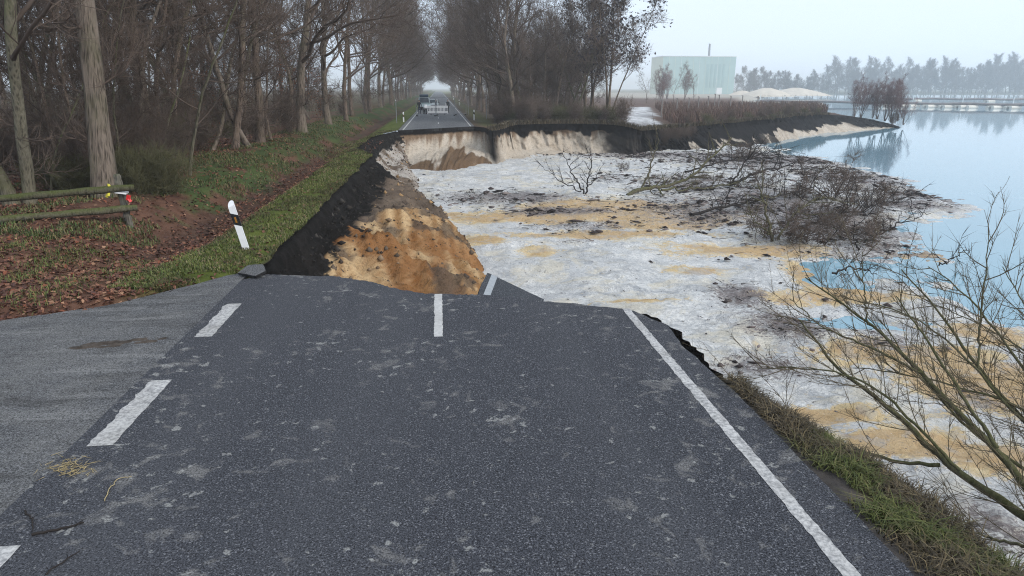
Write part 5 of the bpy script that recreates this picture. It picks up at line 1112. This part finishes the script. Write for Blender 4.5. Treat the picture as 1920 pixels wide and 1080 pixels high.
# ------------------------------------------------------------------ fallen limbs and sunken bushes on the silt
def limb(lines, name, label, seed, mat='bark_moss', twig='twig', r=.12, shoot=1.2, every=.42):
    g = np.random.default_rng(seed); st = Acc(); tw = Acc(); rt = None
    for px, Y0, Y1, rr in lines:
        n = len(px); P = np.array([np.array(at_y(x, y, Y0 + (Y1 - Y0) * i / (n - 1))) for i, (x, y) in enumerate(px)])
        if rt is None: rt = P[0].copy(); rt[2] = SILT_Z
        dd = np.r_[0, np.cumsum(np.linalg.norm(np.diff(P, axis=0), axis=1))]; s_ = np.linspace(0, dd[-1], 22); Q = np.stack([np.interp(s_, dd, P[:, k]) for k in range(3)], -1); Q[1:-1] += g.normal(size=(20, 3)) * .045
        st.tube(Q, np.linspace(rr, rr * .25, 22), 7, .15)
        m = int(dd[-1] / every)
        for k in range(m):
            t = .15 + .85 * (k + g.random()) / m; q, d = along(Q, min(t, .99)); c = nrm(spread(g, d, R(35 + 35 * g.random()), g.random() * 6.3) + np.array([0, 0, .35]))
            B = path(g, q, c, shoot * (.5 + g.random()), 6, .16, .3); st.tube(B, np.linspace(rr * .32, .008, 7), 4); tt = .1 + .9 * g.random(9); q2, d2 = along(B, tt); tw.twigs(q2, q2 + nrm(d2 + g.normal(size=(9, 3)) * .6) * (.2 + .5 * g.random(9))[:, None], .011)
    o = empty(name, tuple(rt))
    for nm, ac, mt in (('wood', st, mat), ('twigs', tw, twig)):
        ac.V = [v - rt for v in ac.V]; q_ = obj(nm, ac.mesh(nm, mt, nm == 'wood'), o)
        if nm == 'twigs': q_['kind'] = 'stuff'
    tag(o, label, 'branch')
sy = lambda px, py: at(px, py, SILT_Z).y
limb([([(1176, 367), (1205, 353), (1228, 352), (1250, 350), (1300, 330), (1338, 292), (1372, 258)], sy(1178, 366), sy(1178, 366) + 2.5, .13), ([(1200, 356), (1213, 335), (1222, 300), (1236, 262)], sy(1178, 366) + .3, sy(1178, 366) + .6, .07), ([(1235, 352), (1245, 375), (1248, 392)], sy(1178, 366), sy(1178, 366) - 1, .06), ([(1240, 356), (1320, 352), (1400, 340)], sy(1178, 366), sy(1178, 366) + 2, .07)], 'fallen_limb', 'mossy green fallen limb reaching up from the silt', 61, 'bark_bush', 'twig_bush')
limb([([(1368, 346), (1400, 332), (1440, 318), (1485, 311)], sy(1370, 350), sy(1370, 350) + 3, .11), ([(1372, 342), (1400, 300), (1422, 272)], sy(1370, 350), sy(1370, 350) + 1, .06)], 'fallen_limb', 'dark straight fallen limb lying between the mossy limb and the bush tangle', 62, 'twig_dark', 'twig_dark')
limb([([(1098, 372), (1085, 345), (1068, 318), (1060, 296)], sy(1098, 368), sy(1098, 368), .06), ([(1098, 372), (1102, 335), (1110, 308), (1106, 290)], sy(1098, 368), sy(1098, 368) + .4, .06), ([(1090, 358), (1050, 340), (1015, 312)], sy(1098, 368), sy(1098, 368) - .4, .035), ([(1102, 350), (1118, 335), (1120, 318)], sy(1098, 368), sy(1098, 368), .035)], 'fallen_limb', 'thin forked bare bush top sticking out of the silt closest to the pale cliff', 63, 'twig_dark', 'twig_dark', .06, .8)
limb([([(1450, 455), (1440, 410), (1428, 370), (1420, 345)], sy(1450, 455), sy(1450, 455) + .5, .07), ([(1455, 455), (1475, 420), (1500, 390), (1545, 365)], sy(1450, 455), sy(1450, 455) + 1.5, .06), ([(1445, 440), (1415, 415), (1395, 395)], sy(1450, 455), sy(1450, 455), .04)], 'fallen_limb', 'bare crown of a sunken tree standing in the yellowish silt', 64, 'bark_bush', 'twig_bush', .08, 1.0, .3)
limb([([(1620, 455), (1660, 435), (1700, 415), (1745, 400)], sy(1620, 460), sy(1620, 460) + 1, .04), ([(1610, 470), (1600, 440), (1598, 415)], sy(1620, 470), sy(1620, 470), .04)], 'fallen_limb', 'thin twiggy branch stretching from the bush tangle towards open water', 65, 'twig_dark', 'twig_dark', .05, .7)
limb([([(1560, 512), (1600, 500), (1645, 515)], sy(1590, 520), sy(1590, 520), .035)], 'fallen_limb', 'dark brushwood lying in the small blue pool', 66, 'twig_dark', 'twig_dark', .05, .6, .2)
limb([([(1760, 498), (1790, 480), (1810, 470)], sy(1770, 500), sy(1770, 500), .03)], 'fallen_limb', 'small twiggy branch on the last silt bank before open water', 67, 'twig_dark', 'twig_dark', .05, .6, .2)
for i, (pl, lb) in enumerate((([(1296, 402), (1360, 388), (1430, 372), (1530, 350)], 'long low limb sprawling in front of the mossy fallen limb'), ([(1285, 322), (1350, 305), (1410, 294), (1475, 280)], 'long low limb lying behind the mossy fallen limb near the dark bank'), ([(1475, 438), (1545, 410), (1610, 392), (1690, 372)], 'long bare limb reaching through the bush tangle towards the lake'))):
    Y0 = sy(pl[0][0], pl[0][1] + 6); limb([(pl, Y0, sy(pl[-1][0], pl[-1][1] + 26), .075)], 'fallen_limb', lb, 90 + i, 'twig_dark', 'twig_dark', .07, 1.3, .34)
SB = 'dense tangle of bare bush half sunk in the silt'
tg = [(1560, 370, 1.25, 'tang'), (1500, 372, 1.0, 'tang1'), (1600, 400, 1.0, 'tang'), (1540, 415, .9, 'tang1'), (1590, 452, 1.0, 'tang1'), (1530, 462, .85, 'tang'), (1450, 452, .9, 'tang1'), (1430, 350, .75, 'tang'), (1335, 340, .6, 'tang1'), (1400, 300, 1.0, 'tang'), (1640, 440, .8, 'tang1'), (1670, 385, .6, 'tang')]
for i, (px, py, sc, key) in enumerate(tg):
    p = at(px, py, SILT_Z); plant(key, p.x, p.y, SILT_Z - .1, sc, px * 1.3, ('dark' if key == 'tang' else 'mossy') + ' bare bush half sunk in the tangle on the silt', 'bush', 'sunken bushes on the silt', None, .72)
p = at(1166, 322, SILT_Z); plant('tang', p.x, p.y, SILT_Z - .05, .32, 1, 'small dark root clump lying alone on the white silt', 'bush')

# ------------------------------------------------------------------ clods and litter
def clods(name, n, seed, label, zone, pal, smin, smax):
    g = np.random.default_rng(seed); X, Y = zone(g, n); n = len(X); s_ = (smin + (smax - smin) * g.random(n) ** 4) * np.interp(Y, [8, 20, 40], [.45, .8, 1.3]); z = silt_h(X, Y); k = z > LAKE_Z - .03; X, Y, z, s_ = X[k], Y[k], z[k], s_[k]; n = len(X)
    base = np.array([(1, 0, 0), (0, 1, 0), (-1, 0, 0), (0, -1, 0), (0, 0, 1), (0, 0, -.4), (.7, .7, .3), (-.7, -.7, .3)]); V = base[None] * (.6 + .8 * g.random((n, 8, 1))); a = g.random(n) * 6.283; st_ = 1 + 1.4 * g.random(n)
    vx = V[..., 0] * st_[:, None]; vy = V[..., 1]; V2 = np.stack([vx * np.cos(a)[:, None] - vy * np.sin(a)[:, None], vx * np.sin(a)[:, None] + vy * np.cos(a)[:, None], V[..., 2] * .55], -1) * s_[:, None, None] + np.stack([X, Y, z + .2 * s_], -1)[:, None]
    Fc = np.array([[0, 6, 4], [6, 1, 4], [1, 2, 4], [2, 7, 4], [7, 3, 4], [3, 0, 4], [0, 1, 6], [1, 0, 5], [2, 1, 5], [3, 2, 5], [0, 3, 5], [2, 3, 7]]); o = np.arange(n)[:, None, None] * 8
    c = gcol(g, n, pal, [1] * len(pal)); tag(obj(name, mesh_np(name, V2.reshape(-1, 3), (o + Fc[None]).reshape(-1, 3), 'vcol', np.repeat(c, 8, 0))), label, 'debris', kind='stuff')
def zone_deb(g, n):
    X = -2 + 50 * g.random(n * 6); Y = 10 + 62 * g.random(n * 6) ** 1.2; w = blobs(X, Y, DEBRIS); k = (g.random(n * 6) < (w ** 2) * .9) & inside(X, Y, poly); return X[k][:n], Y[k][:n]
def zone_all(g, n):
    X = -2 + 30 * g.random(n); Y = 9 + 50 * g.random(n) ** 1.3; k = inside(X, Y, poly); return X[k], Y[k]
clods('silt_clods', 16000, 71, 'dark lumps of soil and wood drifting in patches on the silt', zone_deb, [(.06, .047, .045), (.13, .105, .10), (.20, .17, .16), (.03, .025, .025)], .012, .16)
clods('silt_crumbs', 1500, 72, 'small dark crumbs scattered over the white silt', zone_all, [(.05, .045, .045), (.12, .11, .105)], .01, .07)
g = np.random.default_rng(74); X, Y = zone_deb(g, 15000); n = len(X); z = silt_h(X, Y); k = z > LAKE_Z - .02; X, Y, z = X[k], Y[k], z[k]; n = len(X); a = g.random(n) * 6.283; L_ = (.10 + .5 * g.random(n) ** 2) * np.interp(Y, [8, 20, 40], [.6, 1., 1.6]); c = np.stack([X, Y, z + .03 + .05 * g.random(n)], -1); tr = Acc()
tr.twigs(c, c + np.stack([np.cos(a), np.sin(a), .35 * g.random(n) ** 3], -1) * L_[:, None], .006 + .0004 * Y)
tag(obj('brush_litter', tr.mesh('brush_litter', 'twig_dark', False)), 'dark twigs and brushwood strewn in drifts over the silt', 'brushwood', kind='stuff')
# clods on the left slump
def slope_clods():
    g = np.random.default_rng(73); n = 2600; i = (g.random(n) ** 1.0 * (LW.shape[0] - 2)).astype(int); j = (12 + g.random(n) * (LW.shape[1] - 16)).astype(int); c = LW[i, j]; s_ = .010 + .10 * g.random(n) ** 6 + .0008 * c[:, 1]
    base = np.array([(1, 0, 0), (0, 1, 0), (-1, 0, 0), (0, -1, 0), (0, 0, 1), (0, 0, -1)]); V = base[None] * (.5 + .9 * g.random((n, 6, 1))) * s_[:, None, None] + c[:, None]
    Fc = np.array([[0, 1, 4], [1, 2, 4], [2, 3, 4], [3, 0, 4], [1, 0, 5], [2, 1, 5], [3, 2, 5], [0, 3, 5]]); o = np.arange(n)[:, None, None] * 6; dk = (j < LW.shape[1] * .36)[:, None]
    col = np.where(dk, gcol(g, n, [(.02, .018, .017), (.045, .04, .036)], [1, 1]), gcol(g, n, [(.10, .075, .055), (.20, .14, .09), (.28, .18, .09), (.06, .045, .035)], [3, 2, 1.2, 2]))
    tag(obj('slope_rubble', mesh_np('slope_rubble', V.reshape(-1, 3), (o + Fc[None]).reshape(-1, 3), 'vcol', np.repeat(col, 6, 0))), 'loose clods of dark soil and sand on the slumped crater slope', 'rubble', kind='stuff')
slope_clods()
# sticks, straw and dirt on the road
def stick(pxs, r, mat, label, name='stick', tw=3, z=.012):
    P = np.array([np.array(at(x, y, z)) for x, y in pxs]); rt = P[0].copy(); P = P - rt; n = 14; t = np.linspace(0, len(P) - 1, n); Q = np.stack([np.interp(t, np.arange(len(P)), P[:, k]) for k in range(3)], -1); g = np.random.default_rng(int(pxs[0][0])); Q[:, :2] += g.normal(size=(n, 2)) * .006
    o = empty(name, tuple(rt)); a = Acc(); a.tube(Q, np.linspace(r, r * .5, n), 6); obj('shaft', a.mesh('shaft', mat), o); b = Acc(); q, d = along(Q, g.random(tw)); e = nrm(d + g.normal(size=(tw, 3)) * np.array([.8, .8, .15])); e[:, 2] = abs(e[:, 2]) * .3; b.twigs(q, q + e * .09, r * .5); obj('side_twig', b.mesh('side_twig', mat, False), o); tag(o, label, name)
stick([(62, 1001), (110, 992), (157, 980)], .012, 'twig_dark', 'dark straight stick lying on the asphalt')
stick([(46, 958), (60, 972), (62, 995)], .008, 'twig_dark', 'short bent dark twig beside the straight stick on the asphalt')
stick([(82, 1078), (118, 1052), (152, 1032)], .007, 'twig_dark', 'thin dark twig lying nearest the worn edge dash')
stick([(195, 940), (205, 915), (222, 897), (244, 894)], .004, 'straw', 'pale bent straw stalk lying on the asphalt', 'straw_stalk')
g = np.random.default_rng(81); tr = Acc(); c = np.array([np.array(at(x, y, .008)) for x, y in zip(g.normal(size=90) * 24 + 128, g.normal(size=90) * 9 + 874)]); a = g.random(90) * 6.283; tr.twigs(c, c + np.stack([np.cos(a), np.sin(a), .05 * g.random(90)], -1) * (.05 + .14 * g.random(90))[:, None], .003)
tag(obj('straw_litter', tr.mesh('straw_litter', 'straw', False)), 'wisps of straw beside the worn edge dash', 'straw', kind='stuff')
def smear():
    c = at(220, 643); r = np.linspace(0, 1, 20); a = np.linspace(0, 2 * math.pi, 61); RR, AA = np.meshgrid(r, a, indexing='ij'); k = .75 + .5 * fbm(np.cos(AA) * 2 + 5, np.sin(AA) * 2, 4, 5); x = RR * np.cos(AA) * .60 * k; y = RR * np.sin(AA) * .15 * k
    z = .09 * (fbm(x * 7 + 2, y * 16, 5, 6) - .30 - .34 * RR ** 1.5); ca, sa = math.cos(.18), math.sin(.18)
    col = mixc((.035, .029, .025), (.12, .10, .085), fbm(x * 14, y * 14, 3, 8)); o = grid('dirt_patch', np.stack([x * ca - y * sa, x * sa + y * ca, z], -1), 'dirt', col); o.location = (c.x, c.y, .0); tag(o, 'dark flat heap of dirt on the side road asphalt', 'dirt')
smear()

# ------------------------------------------------------------------ haze
def haze():
    bm = bmesh.new(); bx(bm, (0, 2400, 19), (10400, 6400, 50)); k = bpy.data.materials.new('haze_air'); k.use_nodes = True; t = k.node_tree; t.nodes.clear(); o_ = t.nodes.new('ShaderNodeOutputMaterial'); v = t.nodes.new('ShaderNodeVolumePrincipled')
    v.inputs['Color'].default_value = (.93, .965, 1.0, 1); v.inputs['Density'].default_value = .00075; v.inputs['Anisotropy'].default_value = .1; t.links.new(v.outputs[0], o_.inputs['Volume'])
    o = bmobj('haze', bm, k); tag(o, 'pale winter haze filling the air', 'haze', kind='stuff')
haze()
